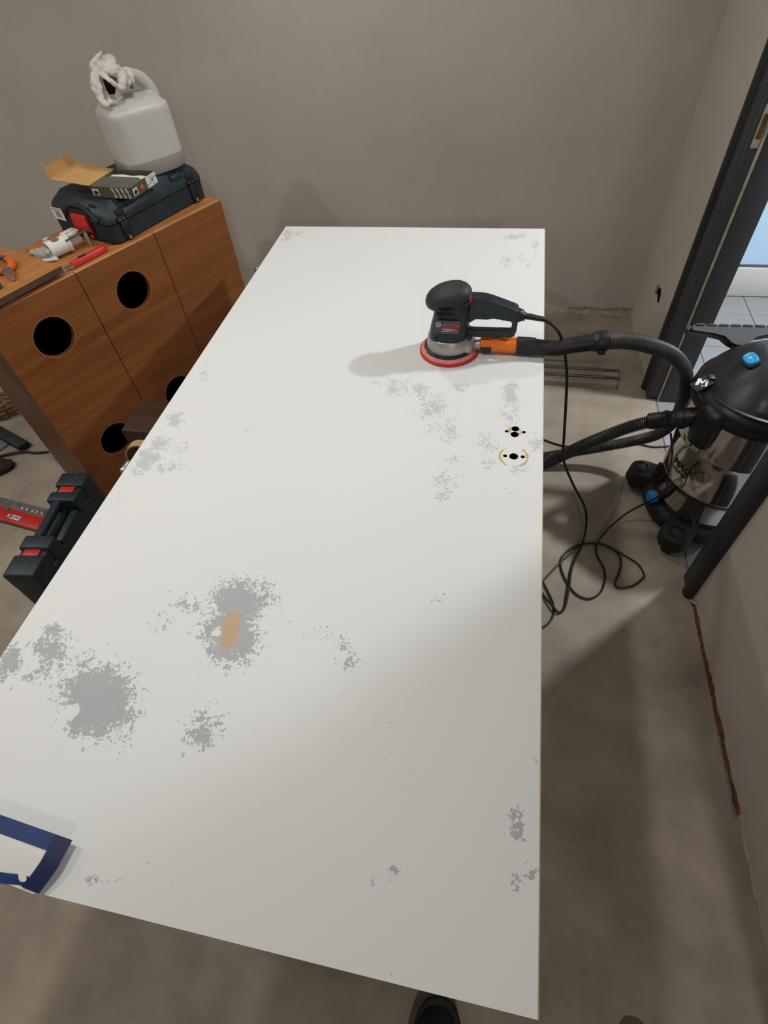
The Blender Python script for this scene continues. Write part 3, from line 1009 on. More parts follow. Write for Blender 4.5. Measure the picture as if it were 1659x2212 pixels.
# rigid elbow piece and sleeves near the sander
bm = B()
P = cr([(-0.030, 1.277, 0.8230), (-0.002, 1.275, 0.8225), (0.031, 1.273, 0.8245), (0.069, 1.278, 0.832), (0.125, 1.289, 0.8375)], 8)
tube(bm, P, lambda i, t: 0.0200 - 0.0015 * math.sin(t * math.pi) + 0.0015 * t, 20)
mobj('rigid_elbow', rel(bm, hose), M_BLACK, hose)
bm = B()
lathe(bm, [(0.0205, 0), (0.0235, 0.004), (0.0262, 0.012), (0.0270, 0.024), (0.0262, 0.034), (0.0230, 0.036)], 28, M=axis_to((0.112, 1.2870, 0.8370), (0.150, 1.2925, 0.8380)))
box(bm, (0.137, 1.270, 0.8220), (0.018, 0.016, 0.012), 0.003)
mobj('hose_collar', rel(bm, hose), M_BLACK, hose)
bm = B()
lathe(bm, [(0.0195, 0), (0.0222, 0.002), (0.0226, 0.030), (0.0218, 0.046), (0.0195, 0.0475)], 28, M=axis_to((-0.0715, 1.2785, 0.8230), (-0.024, 1.2770, 0.8230)))
mobj('black_sleeve', rel(bm, hose), M_BLACKM, hose)
bm = B()
random.seed(3)
prof = []
for k in range(14):
    prof.append((0.0188 + random.uniform(-0.0006, 0.0009) + (0.0006 if k > 8 else 0), 0.095 * k / 13))
lathe(bm, [(0.015, -0.001)] + prof + [(0.015, 0.096)], 26, M=axis_to((-0.1625, 1.2775, 0.8220), (-0.067, 1.2785, 0.8230)))
loft(bm, [sring(-0.128, 1.279, 0.838, 0.016, 0.010, 2.4, 16), sring(-0.126, 1.279, 0.8435, 0.014, 0.008, 2.4, 16), sring(-0.120, 1.279, 0.8450, 0.009, 0.004, 2.4, 16)])
wrap = mobj('orange_taped_adapter', rel(bm, hose), M_ORANGE, hose)
wrap['label'] = 'hose adapter wrapped in shiny orange tape'
bm = B()
lathe(bm, [(0.0194, 0), (0.0202, 0.001), (0.0202, 0.026), (0.0194, 0.028)], 26, M=axis_to((-0.1615, 1.2775, 0.8220), (-0.067, 1.2785, 0.8230)))
for v in list(bm.verts):
    if v.co.z > 0.8275 and v.co.y > 1.262:
        v.co.z = min(v.co.z, 0.839)
bmesh.ops.delete(bm, geom=[f for f in bm.faces if f.calc_center_median().z > 0.8280 or f.calc_center_median().y > 1.279], context='FACES')
tag(mobj('black_clip', rel(bm, hose), M_BLACK, wrap), 'black plastic clip on the orange adapter')
bm = B()
lathe(bm, [(0.0215, 0), (0.0255, 0.003), (0.0265, 0.020), (0.0262, 0.045), (0.0292, 0.047), (0.0292, 0.060), (0.0262, 0.062), (0.0260, 0.088), (0.022, 0.090)], 28,
      M=axis_to((0.380, 1.4805, 0.4310), (0.464, 1.465, 0.465)))
box(bm, (0.424, 1.462, 0.4770), (0.018, 0.010, 0.012), 0.003)
mobj('hose_end_cuff', rel(bm, hose), M_BLACK, hose)

# ------------------------------------------------------------------ the vacuum
V = Vector((0.675, 1.51, 0.0))
vac = thing('shop_vacuum', 'stainless steel drum shop vacuum with black head standing in the doorway', 'vacuum', V)
bm = B()
lathe(bm, [(0.1640, 0.062), (0.1670, 0.080), (0.1685, 0.105), (0.1700, 0.130), (0.1735, 0.210), (0.1758, 0.213), (0.1758, 0.219), (0.1740, 0.222),
           (0.1785, 0.375), (0.1805, 0.378), (0.1805, 0.384), (0.1790, 0.387), (0.1825, 0.515)], 80)
drum = mobj('steel_drum', bm, M_STEEL, vac, angle=40)
bm = B()
lathe(bm, [(0.140, 0.030), (0.190, 0.030), (0.200, 0.040), (0.200, 0.064), (0.190, 0.080), (0.178, 0.088), (0.1695, 0.088), (0.160, 0.078)], 64)
base = mobj('base_ring', bm, M_BLACKM, vac)
CAST = [(-0.125, -0.205), (-0.208, 0.100), (0.125, 0.205), (0.208, -0.100)]
for (cx, cy) in CAST:
    d = Vector((cx, cy, 0)).normalized()
    n = Vector((-d.y, d.x, 0))
    F = frame((0, 0, 0), d, n, (0, 0, 1))
    rr = math.hypot(cx, cy)
    bm = B()
    loft(bm, [sring(rr - 0.035, 0, 0.036, 0.072, 0.048, 2.8, 36, F), sring(rr - 0.035, 0, 0.050, 0.078, 0.053, 2.8, 36, F), sring(rr - 0.038, 0, 0.088, 0.076, 0.050, 2.8, 36, F),
              sring(rr - 0.040, 0, 0.098, 0.068, 0.043, 2.8, 36, F)])
    arm = mobj('caster_arm', bm, M_BLACKM, vac)
    bm = B()
    Z = F @ Matrix.Translation((rr - 0.002, 0, 0.0945))
    lathe(bm, [(0.0265, -0.002), (0.0265, 0.0070), (0.0225, 0.0075), (0.0220, 0.0015), (0.0005, 0.0010)], 28, M=Z)
    cup = mobj('caster_cap', bm, M_BLACK, arm)
    bm = B()
    lathe(bm, [(0.0005, 0.0), (0.0150, 0.001), (0.0135, 0.0055), (0.0040, 0.0065), (0.0032, 0.0050), (0.0005, 0.0048)], 24, M=Z)
    mobj('caster_pivot', bm, M_HOSE, arm)
    bm = B()
    a = R(25 + 60 * cx * 9)
    ax = Vector((math.cos(a), math.sin(a), 0))
    c0 = d * (rr + 0.010) + Vector((0, 0, 0.0205))
    for s_ in (-1, 1):
        lathe(bm, [(0.006, 0), (0.0185, 0.001), (0.0205, 0.004), (0.0205, 0.010), (0.0185, 0.013), (0.006, 0.014)], 20,
              M=axis_to(c0 + ax * s_ * 0.003, c0 + ax * s_ * 0.02))
    mobj('caster_wheel', bm, M_RUBBER, arm)
    bm = B()
    q = d * (rr - 0.088)
    # lug with a screw against the drum
    loft(bm, [[Vector((d * (0.168 + t) + n * u + Vector((0, 0, z)))) for (t, u) in ((0.0, -w), (0.014, -w * 0.8), (0.014, w * 0.8), (0.0, w))]
              for (z, w) in ((0.090, 0.040), (0.112, 0.030), (0.136, 0.017), (0.146, 0.008))])
    lug = mobj('drum_lug', bm, M_BLACKM, arm)
    bm = B()
    lathe(bm, [(0.0005, 0.0), (0.0085, 0.0), (0.0085, 0.002), (0.0070, 0.003), (0.0005, 0.002)], 16, M=axis_to(d * 0.1805 + Vector((0, 0, 0.126)), d * 0.21 + Vector((0, 0, 0.126))))
    mobj('lug_screw', bm, mat('rusty_screw', (0.09, 0.03, 0.025), rough=0.5), arm)
# drain plug with blue cap
dv = Vector((0.486 - 0.675, 1.448 - 1.51, 0)).normalized()
bm = B()
lathe(bm, [(0.017, 0), (0.019, 0.002), (0.019, 0.028), (0.016, 0.030)], 20, M=axis_to(dv * 0.168 + Vector((0, 0, 0.115)), dv * 0.22 + Vector((0, 0, 0.115))))
mobj('drain_neck', bm, M_BLACK, vac)
bm = B()
lathe(bm, [(0.020, 0), (0.0225, 0.002), (0.0225, 0.022), (0.019, 0.026), (0.0005, 0.026)], 10, M=axis_to(dv * 0.190 + Vector((0, 0, 0.115)), dv * 0.24 + Vector((0, 0, 0.115))))
mobj('blue_drain_cap', bm, M_BLUE2, vac, angle=25)
# head
bm = B()
lathe(bm, [(0.170, 0.512), (0.1890, 0.513), (0.1925, 0.517), (0.1925, 0.530), (0.1880, 0.538), (0.170, 0.540)], 72)
mobj('head_rim', bm, M_BLACK, vac)
bm = B()
loft(bm, [sring(0, 0, 0.520, 0.180, 0.180, 2.1, 64), sring(0, 0, 0.540, 0.186, 0.186, 2.1, 64), sring(0, 0, 0.556, 0.187, 0.187, 2.1, 64), sring(0, 0, 0.564, 0.181, 0.181, 2.1, 64),
          sring(0, 0, 0.574, 0.171, 0.171, 2.15, 64), sring(0, 0.002, 0.590, 0.160, 0.160, 2.2, 64), sring(0.0, 0.004, 0.610, 0.143, 0.143, 2.3, 64),
          sring(0, 0.005, 0.632, 0.122, 0.122, 2.4, 64), sring(0, 0.006, 0.652, 0.100, 0.100, 2.5, 64), sring(0, 0.006, 0.670, 0.076, 0.078, 2.6, 64),
          sring(0.004, 0.006, 0.681, 0.052, 0.056, 2.6, 64), sring(0.004, 0.006, 0.685, 0.020, 0.022, 2.4, 64)])
# two moulded shoulders that swell out of the cone
for a_, w_ in ((262, 0.055), (318, 0.060), (152, 0.050)):
    q_ = Vector((math.cos(R(a_)), math.sin(R(a_)), 0))
    F_ = frame((0, 0, 0), q_, (-q_.y, q_.x, 0), (0, 0, 1))
    loft(bm, [sring(0.135, 0, 0.560, 0.046, w_, 2.6, 30, F_), sring(0.128, 0, 0.590, 0.042, w_ * 0.95, 2.6, 30, F_), sring(0.112, 0, 0.615, 0.036, w_ * 0.8, 2.6, 30, F_), sring(0.095, 0, 0.632, 0.022, w_ * 0.55, 2.6, 30, F_)])
bm = voxel(bm, 0.005, 6)
head = mobj('motor_head', bm, mat('head_plastic', (0.020, 0.0195, 0.019), rough=0.40, var=0.25, scale=10, spec=0.5), vac, angle=60)
bm = B()
P = [Vector((0.176 * math.cos(R(a)), 0.176 * math.sin(R(a)), 0.572 + 0.006 * math.sin(R((a - 190) * 2.2)))) for a in range(205, 345, 6)]
tube(bm, P, lambda i, t: 0.003 + 0.007 * math.sin(math.pi * t), 8, flat=0.7)
mobj('air_ledge', bm, M_BLACK, head)
# inlet pod
bm = B()
PF = frame((0, 0, 0), Vector((-0.83, -0.56, 0)), Vector((0.56, -0.83, 0)), (0, 0, 1))
loft(bm, [sring(0.178, 0, 0.415, 0.014, 0.024, 2.5, 24, PF), sring(0.184, 0, 0.426, 0.026, 0.036, 2.8, 24, PF), sring(0.186, 0, 0.458, 0.030, 0.040, 2.8, 24, PF), sring(0.186, 0, 0.515, 0.030, 0.042, 2.8, 24, PF),
          sring(0.176, 0, 0.545, 0.030, 0.042, 2.6, 24, PF), sring(0.160, 0.0, 0.562, 0.02, 0.034, 2.6, 24, PF)])
pod = mobj('inlet_housing', bm, M_BLACK, vac, angle=60)
bm = B()
lathe(bm, [(0.030, 0), (0.0335, 0.002), (0.0335, 0.020), (0.030, 0.022), (0.030, 0.085)], 28, M=axis_to((0.456 - V.x, 1.4665 - V.y, 0.4620), (0.52 - V.x, 1.4540 - V.y, 0.488)))
mobj('inlet_port', bm, M_BLACK, pod)
# latch with the M badge
ta = [Vector(p) - V for p in [(0.462, 1.498, 0.572), (0.501, 1.512, 0.59), (0.516, 1.48, 0.59), (0.474, 1.457, 0.572)]]
bm = B()
ctr = sum(ta, Vector()) / 4
ex = ((ta[1] - ta[0]) + (ta[2] - ta[3])).normalized()
ey = ((ta[1] - ta[2]) + (ta[0] - ta[3])).normalized()
ez = ex.cross(ey).normalized()
ey = ez.cross(ex)
TF = frame(ctr, ex, ey, ez)
w2 = (ta[1] - ta[0]).length / 2 * 1.15
h2 = (ta[1] - ta[2]).length / 2 * 1.15
prism(bm, [(-w2, -h2), (w2, -h2), (w2, h2), (-w2, h2)], [], 0.006, M=TF @ Matrix.Translation((0, 0, -0.003)))
latch = mobj('latch', bm, M_BLACKM, vac, smooth=False)
bm = B()
LM = TF @ Matrix.Translation((0.003, 0.002, 0.0032)) @ Matrix.Rotation(R(-52), 4, 'Z') @ Matrix.Scale(0.0145, 4)
for q in ([(-1.1, -0.9), (-0.55, -0.9), (-0.35, 0.1), (-0.1, -0.35), (0.1, -0.35), (0.55, 0.55), (0.75, -0.9), (1.15, -0.9), (0.95, 0.95), (0.35, 0.95), (-0.05, 0.2), (-0.5, 0.95), (-1.05, 0.95)],
          [(0.1, -0.75), (0.5, -0.75), (0.5, -0.95), (0.1, -0.95)]):
    prism(bm, q, [], 0.04, M=LM)
mobj('letter_m_badge', bm, M_WHITE, latch, smooth=False)
bm = B()
box(bm, ctr + ex * (w2 + 0.004) + ey * 0.002 + ez * 0.003, (0.018, 0.020, 0.014), 0.003)
mobj('latch_clip', bm, M_HOSE, latch)
# rocker switch
sc = Vector((0.588 - V.x, 1.492 - V.y, 0.6660))
sz = Vector((-0.62, -0.20, 1)).normalized()
sy = Vector((-0.307, 0.952, 0.0))
sy = (sy - sz * sy.dot(sz)).normalized()
SF = frame(sc, sy.cross(sz), sy, sz) @ Matrix.Scale(1.22, 4)
bm = B()
loft(bm, [sring(0, 0, -0.004, 0.0165, 0.0215, 3.0, 28, SF), sring(0, 0, 0.003, 0.0165, 0.0215, 3.0, 28, SF), sring(0, 0, 0.0035, 0.0150, 0.0200, 3.0, 28, SF)])
sw0 = mobj('switch_well', bm, M_BLACKP, vac)
bm = B()
loft(bm, [sring(0, 0, 0.001, 0.0135, 0.0185, 2.8, 28, SF), sring(0, 0, 0.0085, 0.0135, 0.0185, 2.8, 28, SF), sring(0, 0, 0.0105, 0.0115, 0.0165, 2.8, 28, SF)])
sw = mobj('blue_rocker_switch', bm, M_BLUE, vac)
bm = B()
SM = SF @ Matrix.Translation((0, 0, 0.0106))
prism(bm, circle(0, 0, 0.0036, 18), [circle(0, 0, 0.0020, 18)], 0.0003, M=SM)
prism(bm, [(-0.005, 0.0105), (0.005, 0.0105), (0.005, 0.0120), (-0.005, 0.0120)], [], 0.0003, M=SM)
mobj('switch_marks', bm, M_WHITE, sw, smooth=False)
text('switch_lettering', 'II', 0.0060, M_WHITE, sw, SM @ Matrix.Translation((0, -0.0095, 0)))
mobj('blue_side_button', boxx((0.010, 0.085, 0.648), (0.040, 0.110, 0.670), 0.003), M_BLUE, vac)
# T-shaped carrying handle behind the dome
HF = frame((0.598 - V.x, 1.668 - V.y, 0.668), (1, 0.03, 0), (-0.0246, 0.82, 0.57), (0.0171, -0.57, 0.82))
bm = B()
bar = [(-0.132, 0.0), (-0.138, -0.006), (-0.136, -0.018), (-0.075, -0.026), (-0.044, -0.034), (-0.026, -0.052), (-0.012, -0.060), (0.012, -0.060), (0.026, -0.052),
       (0.044, -0.034), (0.075, -0.026), (0.136, -0.018), (0.138, -0.006), (0.132, 0.0)]
prism(bm, bar, [], 0.010, M=HF @ Matrix.Translation((0, 0, -0.010)))
hd = mobj('handle', bm, mat('handle_grey', (0.034, 0.034, 0.035), rough=0.55, var=0.15, scale=20), vac, smooth=False)
bm = B()
prism(bm, [(x * 1.06 - 0.002, y * 0.96 - 0.001) for x, y in bar], [], 0.022, M=HF @ Matrix.Translation((0, 0, -0.0325)))
mobj('handle_underside', bm, M_BLACK, hd, smooth=False)
bm = B()
tube(bm, [(0.598 - V.x, 1.632 - V.y, 0.628), (0.606 - V.x, 1.625 - V.y, 0.590), (0.612 - V.x, 1.615 - V.y, 0.560)], 0.024, 14, flat=0.8)
mobj('handle_stem', bm, M_BLACK, hd)
for k in range(8):
    x = -0.116 + k * 0.0335
    bm = boxx((x - 0.0125, -0.004, -0.004), (x + 0.0125, 0.003, 0.002), 0.001, M=HF)
    mobj('grip_rib', bm, M_BLACKM, hd)


# lettering round the drum
def drum_bend(a0, zc, r):
    def f(p):
        a = R(a0) + p.x / r
        z = zc + p.y
        rr = r + p.z
        return Vector((rr * math.cos(a), rr * math.sin(a), z))
    return f


text('drum_lettering', 'MAC', 0.036, M_BLACKP, drum, Matrix.Identity(4), 0.0004, bend=drum_bend(207, 0.292, 0.1765), offset=0.0012, shear=0.2)
text('drum_lettering', 'ALLISTER', 0.0165, M_BLACKP, drum, Matrix.Identity(4), 0.0004, bend=drum_bend(207, 0.266, 0.1758), offset=0.0004, shear=0.2)

# vacuum mains lead piled on the floor
vc = thing('vacuum_cable', 'thin black mains cable looped on the floor in front of the vacuum', 'cable', (0.30, 1.20, 0.0))
VP = [(0.466, 1.491, 0.38), (0.476, 1.436, 0.34), (0.481, 1.402, 0.27), (0.486, 1.382, 0.23), (0.473, 1.376, 0.2), (0.44, 1.39, 0.13), (0.404, 1.401, 0.06), (0.353, 1.361, 0.02), (0.311, 1.296, 0.014), (0.303, 1.26, 0.01), (0.31, 1.228, 0.006), (0.326, 1.188, 0.006), (0.328, 1.142, 0.006), (0.309, 1.086, 0.006), (0.271, 1.056, 0.006), (0.229, 1.069, 0.006), (0.195, 1.123, 0.006), (0.18, 1.185, 0.006), (0.195, 1.233, 0.006), (0.245, 1.277, 0.006), (0.294, 1.292, 0.006), (0.342, 1.287, 0.006), (0.378, 1.258, 0.006), (0.386, 1.22, 0.006), (0.376, 1.172, 0.006), (0.36, 1.13, 0.006), (0.371, 1.114, 0.006), (0.413, 1.126, 0.006), (0.45, 1.16, 0.006), (0.458, 1.181, 0.006), (0.44, 1.222, 0.006), (0.395, 1.253, 0.008), (0.349, 1.274, 0.013), (0.305, 1.281, 0.018), (0.252, 1.269, 0.018), (0.193, 1.207, 0.012), (0.132, 1.123, 0.006), (0.12, 1.104, 0.006), (0.137, 1.064, 0.006), (0.153, 1.023, 0.006), (0.157, 0.986, 0.006), (0.141, 0.947, 0.006), (0.117, 0.923, 0.006), (0.075, 0.892, 0.006)]
bm = B()
tube(bm, resample(cr(VP, 8), 0.008), 0.0034, 7)
mobj('cable', rel(bm, vc), M_RUBBER, vc)
fc = thing('floor_cable', 'thin black cable lying straight across the floor behind the hose', 'cable', (0.33, 1.80, 0.0))
bm = B()
tube(bm, cr([(-0.10, 1.87, 0.0045), (0.055, 1.846, 0.0045), (0.117, 1.822, 0.0045), (0.165, 1.802, 0.0045), (0.222, 1.791, 0.0045), (0.319, 1.811, 0.0045), (0.431, 1.832, 0.0045), (0.509, 1.836, 0.0045),
             (0.557, 1.827, 0.0045), (0.612, 1.836, 0.0045), (0.72, 1.86, 0.0045), (0.95, 1.90, 0.0045)], 6), 0.0038, 7)
mobj('cable', rel(bm, fc), M_RUBBER, fc)

# ------------------------------------------------------------------ the orange wood cabinet
CA = math.atan2(0.8991, 0.4377)
CZ = 0.86
CW, CD = 0.963, 0.345
cab = thing('storage_cabinet', 'orange-brown wooden cabinet with round holes in its doors, behind the white door', 'cabinet', (-1.6205, 1.2162, 0), CA)
# local x runs along the front, local y into the depth (front face at y = 0)
TH = 0.018
bm = boxx((0.004, TH + 0.001, 0.0), (0.022, CD, CZ - 0.018))
mobj('side_panel', bm, M_SIDE, cab, smooth=False)
bm = boxx((CW - 0.022, TH + 0.001, 0.0), (CW - 0.004, CD, CZ - 0.018))
mobj('side_panel', bm, M_SIDE, cab, smooth=False)
mobj('back_panel', boxx((0.022, CD - 0.008, 0.03), (CW - 0.022, CD, CZ - 0.018)), M_SHADE, cab, smooth=False)
mobj('bottom_panel', boxx((0.022, TH + 0.001, 0.04), (CW - 0.022, CD - 0.008, 0.058)), M_SHADE, cab, smooth=False)
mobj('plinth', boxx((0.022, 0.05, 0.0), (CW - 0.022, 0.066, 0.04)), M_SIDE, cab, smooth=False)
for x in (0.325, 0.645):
    mobj('partition', boxx((x - 0.008, 0.03, 0.058), (x + 0.008, CD - 0.008, CZ - 0.018)), M_SHADE, cab, smooth=False)
mobj('shelf', boxx((0.022, 0.03, 0.400), (0.637, CD - 0.008, 0.412)), M_SHADE, cab, smooth=False)
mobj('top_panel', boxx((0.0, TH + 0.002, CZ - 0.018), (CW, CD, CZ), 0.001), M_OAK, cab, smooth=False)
g = 0.0016
FRONT = frame((0, TH, 0), (1, 0, 0), (0, 0, 1), (0, -1, 0))


def cab_door(x0, x1, z0, z1, hole):
    bm = B()
    hs = [circle(hole[0], hole[1], hole[2], 40, hole[3])] if hole else []
    prism(bm, [(x0 + g, z0 + g), (x1 - g, z0 + g), (x1 - g, z1 - g), (x0 + g, z1 - g)], hs, TH, M=FRONT)
    d = mobj('cabinet_door', bm, M_OAK_SHADED, cab, smooth=False)
    if hole:
        bm = B()
        lathe(bm, [(hole[2] + 0.0002, 0.0), (hole[2] + 0.0050, 0.0), (hole[2] + 0.0050, 0.0005), (hole[2] + 0.0002, 0.0005)], 40, M=FRONT @ Matrix.Translation((hole[0], hole[1], TH - 0.0001)), closed=True)
        mobj('hole_edge', bm, mat('hole_edge_veneer', (0.27, 0.105, 0.034), rough=0.5, var=0.1), d)
    bm = boxx((x0 + g, 0.0, z1 - g - 0.0012), (x1 - g, TH, z1 - g + 0.0004))
    mobj('edge_band_lit', bm, M_EDGE_LIT, d, smooth=False)
    return d


cab_door(0.0, 0.3285, 0.404, CZ, (0.166, 0.716, 0.0655, 0.0655))
cab_door(0.3285, 0.647, 0.404, CZ, (0.490, 0.722, 0.0655, 0.0655))
cab_door(0.0, 0.3285, 0.045, 0.404, (0.166, 0.262, 0.0655, 0.0655))
cab_door(0.3285, 0.647, 0.045, 0.404, (0.490, 0.276, 0.0655, 0.0655))
cab_door(0.647, CW, 0.045, CZ, None)


# ------------------------------------------------------------------ loose board and tools on the cabinet
BA = math.atan2(0.93, 0.37)
bd = thing('loose_board', 'loose orange veneered board with dark brown edge lying on the cabinet', 'board', (-1.499, 1.492, CZ), BA)
# local -x runs toward the camera along the front, local +y away from the camera side
mobj('panel', boxx((-0.46, 0.0, 0.0135), (0.0, 0.32, 0.0320), 0.0), M_OAK, bd, smooth=False)
mobj('shadow_gap_layer', boxx((-0.44, 0.022, 0.0005), (-0.022, 0.30, 0.0135), 0.0), M_BWOOD, bd, smooth=False)  # added dark layer, fills the shadow gap under the board
mobj('dark_edge_band', boxx((-0.46, -0.0012, 0.0135), (0.0008, 0.0, 0.0320), 0.0), mat('dark_brown_edge', (0.085, 0.045, 0.027), rough=0.6, var=0.15, scale=20), bd, smooth=False)

pl = thing('pliers', 'orange-handled pliers on the loose board at the left edge', 'pliers', (-1.645, 1.432, CZ + 0.0322), R(140))
for s in (-1, 1):
    bm = B()
    tube(bm, cr([(0.0, 0.006 * s, 0.012), (0.02, 0.020 * s, 0.012), (0.055, 0.028 * s, 0.012), (0.095, 0.022 * s, 0.012)], 6), lambda i, t: 0.0085 + 0.003 * math.sin(t * 3.1), 12, flat=0.95)
    mobj('handle', bm, mat('orange_grip', (0.62, 0.11, 0.015), rough=0.45), pl)
    bm = B()
    tube(bm, cr([(0.088, 0.0235 * s, 0.012), (0.108, 0.015 * s, 0.012), (0.115, 0.006 * s, 0.011)], 5), lambda i, t: 0.0095 - 0.003 * t, 10)
    mobj('grip_end', bm, M_HOSE, pl)
bm = B()
loft(bm, [[Vector((x, -w, 0.004)), Vector((x, w, 0.004)), Vector((x, w, 0.020)), Vector((x, -w, 0.020))] for x, w in ((0.010, 0.012), (-0.012, 0.016), (-0.035, 0.011), (-0.065, 0.004))])
mobj('jaws', bm, M_ZINC, pl)
gb = B()
loft(gb, [sring(0, 0, 0.0, 0.018, 0.018, 2.0, 20), sring(0, 0, 0.012, 0.020, 0.020, 2.0, 20), sring(0, 0, 0.022, 0.016, 0.016, 2.0, 20)])
o = mobj('green_cap', gb, M_GREEN, None, loc=(-1.628, 1.345, CZ + 0.0322))
tag(o, 'small dark green cap on the board at the left edge', 'cap')

# utility knife
kn = thing('utility_knife', 'red utility knife with a steel nose beside the white fittings', 'knife', (-1.482, 1.590, CZ), math.atan2(0.115, 0.050))
bm = B()
loft(bm, [[Vector((x, y + c, z)) for (y, z) in ((-w, 0.0015), (w, 0.0015), (w * 1.05, 0.010), (w * 0.7, 0.019), (-w * 0.7, 0.019), (-w * 1.05, 0.010))]
          for x, w, c in ((-0.052, 0.0095, 0), (-0.03, 0.0115, 0), (0.03, 0.0125, 0.001), (0.070, 0.0135, 0.002), (0.082, 0.0115, 0.003), (0.086, 0.007, 0.003))])
bmesh.ops.bevel(bm, geom=list(bm.edges), offset=0.0018, segments=2, affect='EDGES')
mobj('handle', bm, M_RED, kn)
bm = B()
loft(bm, [[Vector((x, -w, 0.003)), Vector((x, w, 0.003)), Vector((x, w, 0.015)), Vector((x, -w, 0.015))] for x, w in ((-0.050, 0.0090), (-0.066, 0.0070), (-0.074, 0.0030))])
mobj('steel_nose', bm, M_ZINC, kn)
bm = B()
prism(bm, [(-0.070, 0.003), (-0.070, 0.012), (-0.090, 0.004)], [], 0.0006, M=frame((0, 0.0, 0), (1, 0, 0), (0, 0, 1), (0, -1, 0)))
mobj('blade', bm, M_ZINC, kn, smooth=False)
mobj('slider', boxx((-0.02, -0.004, 0.019), (0.01, 0.004, 0.0225), 0.001), M_BLACK, kn)

# white lock fittings
ft = thing('pipe_fitting', 'white plastic pipe fitting with a wide collar lying by the knife', 'fitting', (-1.584, 1.640, CZ), math.atan2(0.86, 0.50))
ft.scale = (1.05, 1.05, 1.05)
bm = B()
MX = axis_to((-0.050, 0, 0.0285), (0.05, 0, 0.0285))
lathe(bm, [(0.0225, 0.0), (0.0250, 0.001), (0.0250, 0.062), (0.0225, 0.063), (0.0205, 0.060), (0.0205, 0.003)], 32, M=MX, closed=True)
mobj('barrel', bm, M_WPL, ft)
bm = B()
lathe(bm, [(0.0215, 0.060), (0.0282, 0.061), (0.0282, 0.068), (0.0215, 0.069)], 32, M=MX, closed=True)
mobj('collar', bm, M_WPL, ft)
bm = B()
prism(bm, circle(0, 0, 0.013, 20, 0.0105), [], 0.0010, M=frame((-0.018, -0.006, 0.0530), (1, 0, 0), (0, 1, 0.15), (0, -0.15, 1)))
mobj('slot_shade', bm, mat('brown_shadowed_core', (0.20, 0.13, 0.09), rough=0.6), ft, smooth=False)  # brown disc painted as the shaded inside of a slot
bm = B()
tube(bm, [(0.02, 0.0, 0.028), (0.058, 0.0, 0.028)], 0.0165, 20)
mobj('inner_tube', bm, mat('pinkish_plastic', (0.42, 0.31, 0.26), rough=0.35), ft)

br = thing('slotted_bracket', 'white slotted plastic bracket leaning on the pipe fitting toward the tool case', 'bracket', (-1.588, 1.700, CZ), R(98))
bm = B()
BF = Matrix.Translation((0, 0, 0.040)) @ Matrix.Rotation(R(10), 4, 'Y') @ Matrix.Rotation(R(20), 4, 'X')
prism(bm, [(-0.040, -0.014), (0.034, -0.014), (0.040, -0.008), (0.040, 0.008), (0.034, 0.014), (-0.040, 0.014)],
      [[(-0.030, -0.003), (-0.010, -0.003), (-0.008, -0.006), (-0.002, -0.006), (-0.002, 0.002), (-0.030, 0.002)], circle(0.018, 0.0, 0.0045, 12)], 0.006, M=BF)
mobj('plate', bm, M_WPL, br, smooth=False)
mobj('foot', box(B(), (0.035, 0.004, 0.0190), (0.011, 0.012, 0.038), 0.002), M_WPL, br)
mobj('foot', box(B(), (-0.036, -0.004, 0.0225), (0.008, 0.016, 0.045), 0.002), M_WPL, br)

st = thing('metal_strip', 'dark blue-grey flat metal strip propped across the white fittings', 'strip', (-1.545, 1.668, CZ), math.atan2(0.75, 0.40))
bm = B()
box(bm, (0.0, 0.0, 0.046), (0.085, 0.011, 0.0035), 0.0008, M=Matrix.Translation((0.008, -0.002, 0.002)) @ Matrix.Rotation(R(-3), 4, 'Y'))
mobj('bar', bm, mat('blued_metal', (0.075, 0.082, 0.092), rough=0.4, metal=0.3), st)
bm = boxx((0.030, -0.004, 0.0), (0.040, 0.004, 0.047), 0.001)
mobj('foot', bm, M_CLEAR, st)

pb = thing('plastic_wedge', 'cloudy clear plastic wedge left of the white pipe fitting', 'plastic', (-1.668, 1.626, CZ), math.atan2(0.20, -0.55))
bm = B()
loft(bm, [[Vector((x, -w, 0.0005)), Vector((x, w, 0.0005)), Vector((x, w, h)), Vector((x, -w, h))] for x, w, h in ((-0.06, 0.028, 0.022), (-0.02, 0.030, 0.020), (0.04, 0.018, 0.010), (0.075, 0.004, 0.004))])
bmesh.ops.bevel(bm, geom=list(bm.edges), offset=0.0025, segments=2, affect='EDGES')
mobj('wedge', bm, M_CLEAR, pb)
bm = B()
tube(bm, [(0.070, 0, 0.003), (0.092, 0.002, 0.003)], lambda i, t: 0.0028 - 0.0012 * t, 8)
mobj('brass_tip', bm, mat('brass', (0.55, 0.40, 0.18), rough=0.3, metal=0.9), pb)
ch = thing('white_tab', 'small white plastic tab standing behind the cloudy wedge', 'plastic', (-1.700, 1.705, CZ), R(120))
bm = B()
box(bm, (0, 0, 0.012), (0.050, 0.016, 0.003), 0.001, M=Matrix.Translation((0, 0, 0.006)) @ Matrix.Rotation(R(16), 4, 'Y'))
box(bm, (0.016, 0, 0.008), (0.006, 0.014, 0.016), 0.001)
box(bm, (-0.016, 0, 0.011), (0.006, 0.014, 0.022), 0.001)
mobj('tab', bm, M_WPL, ch)
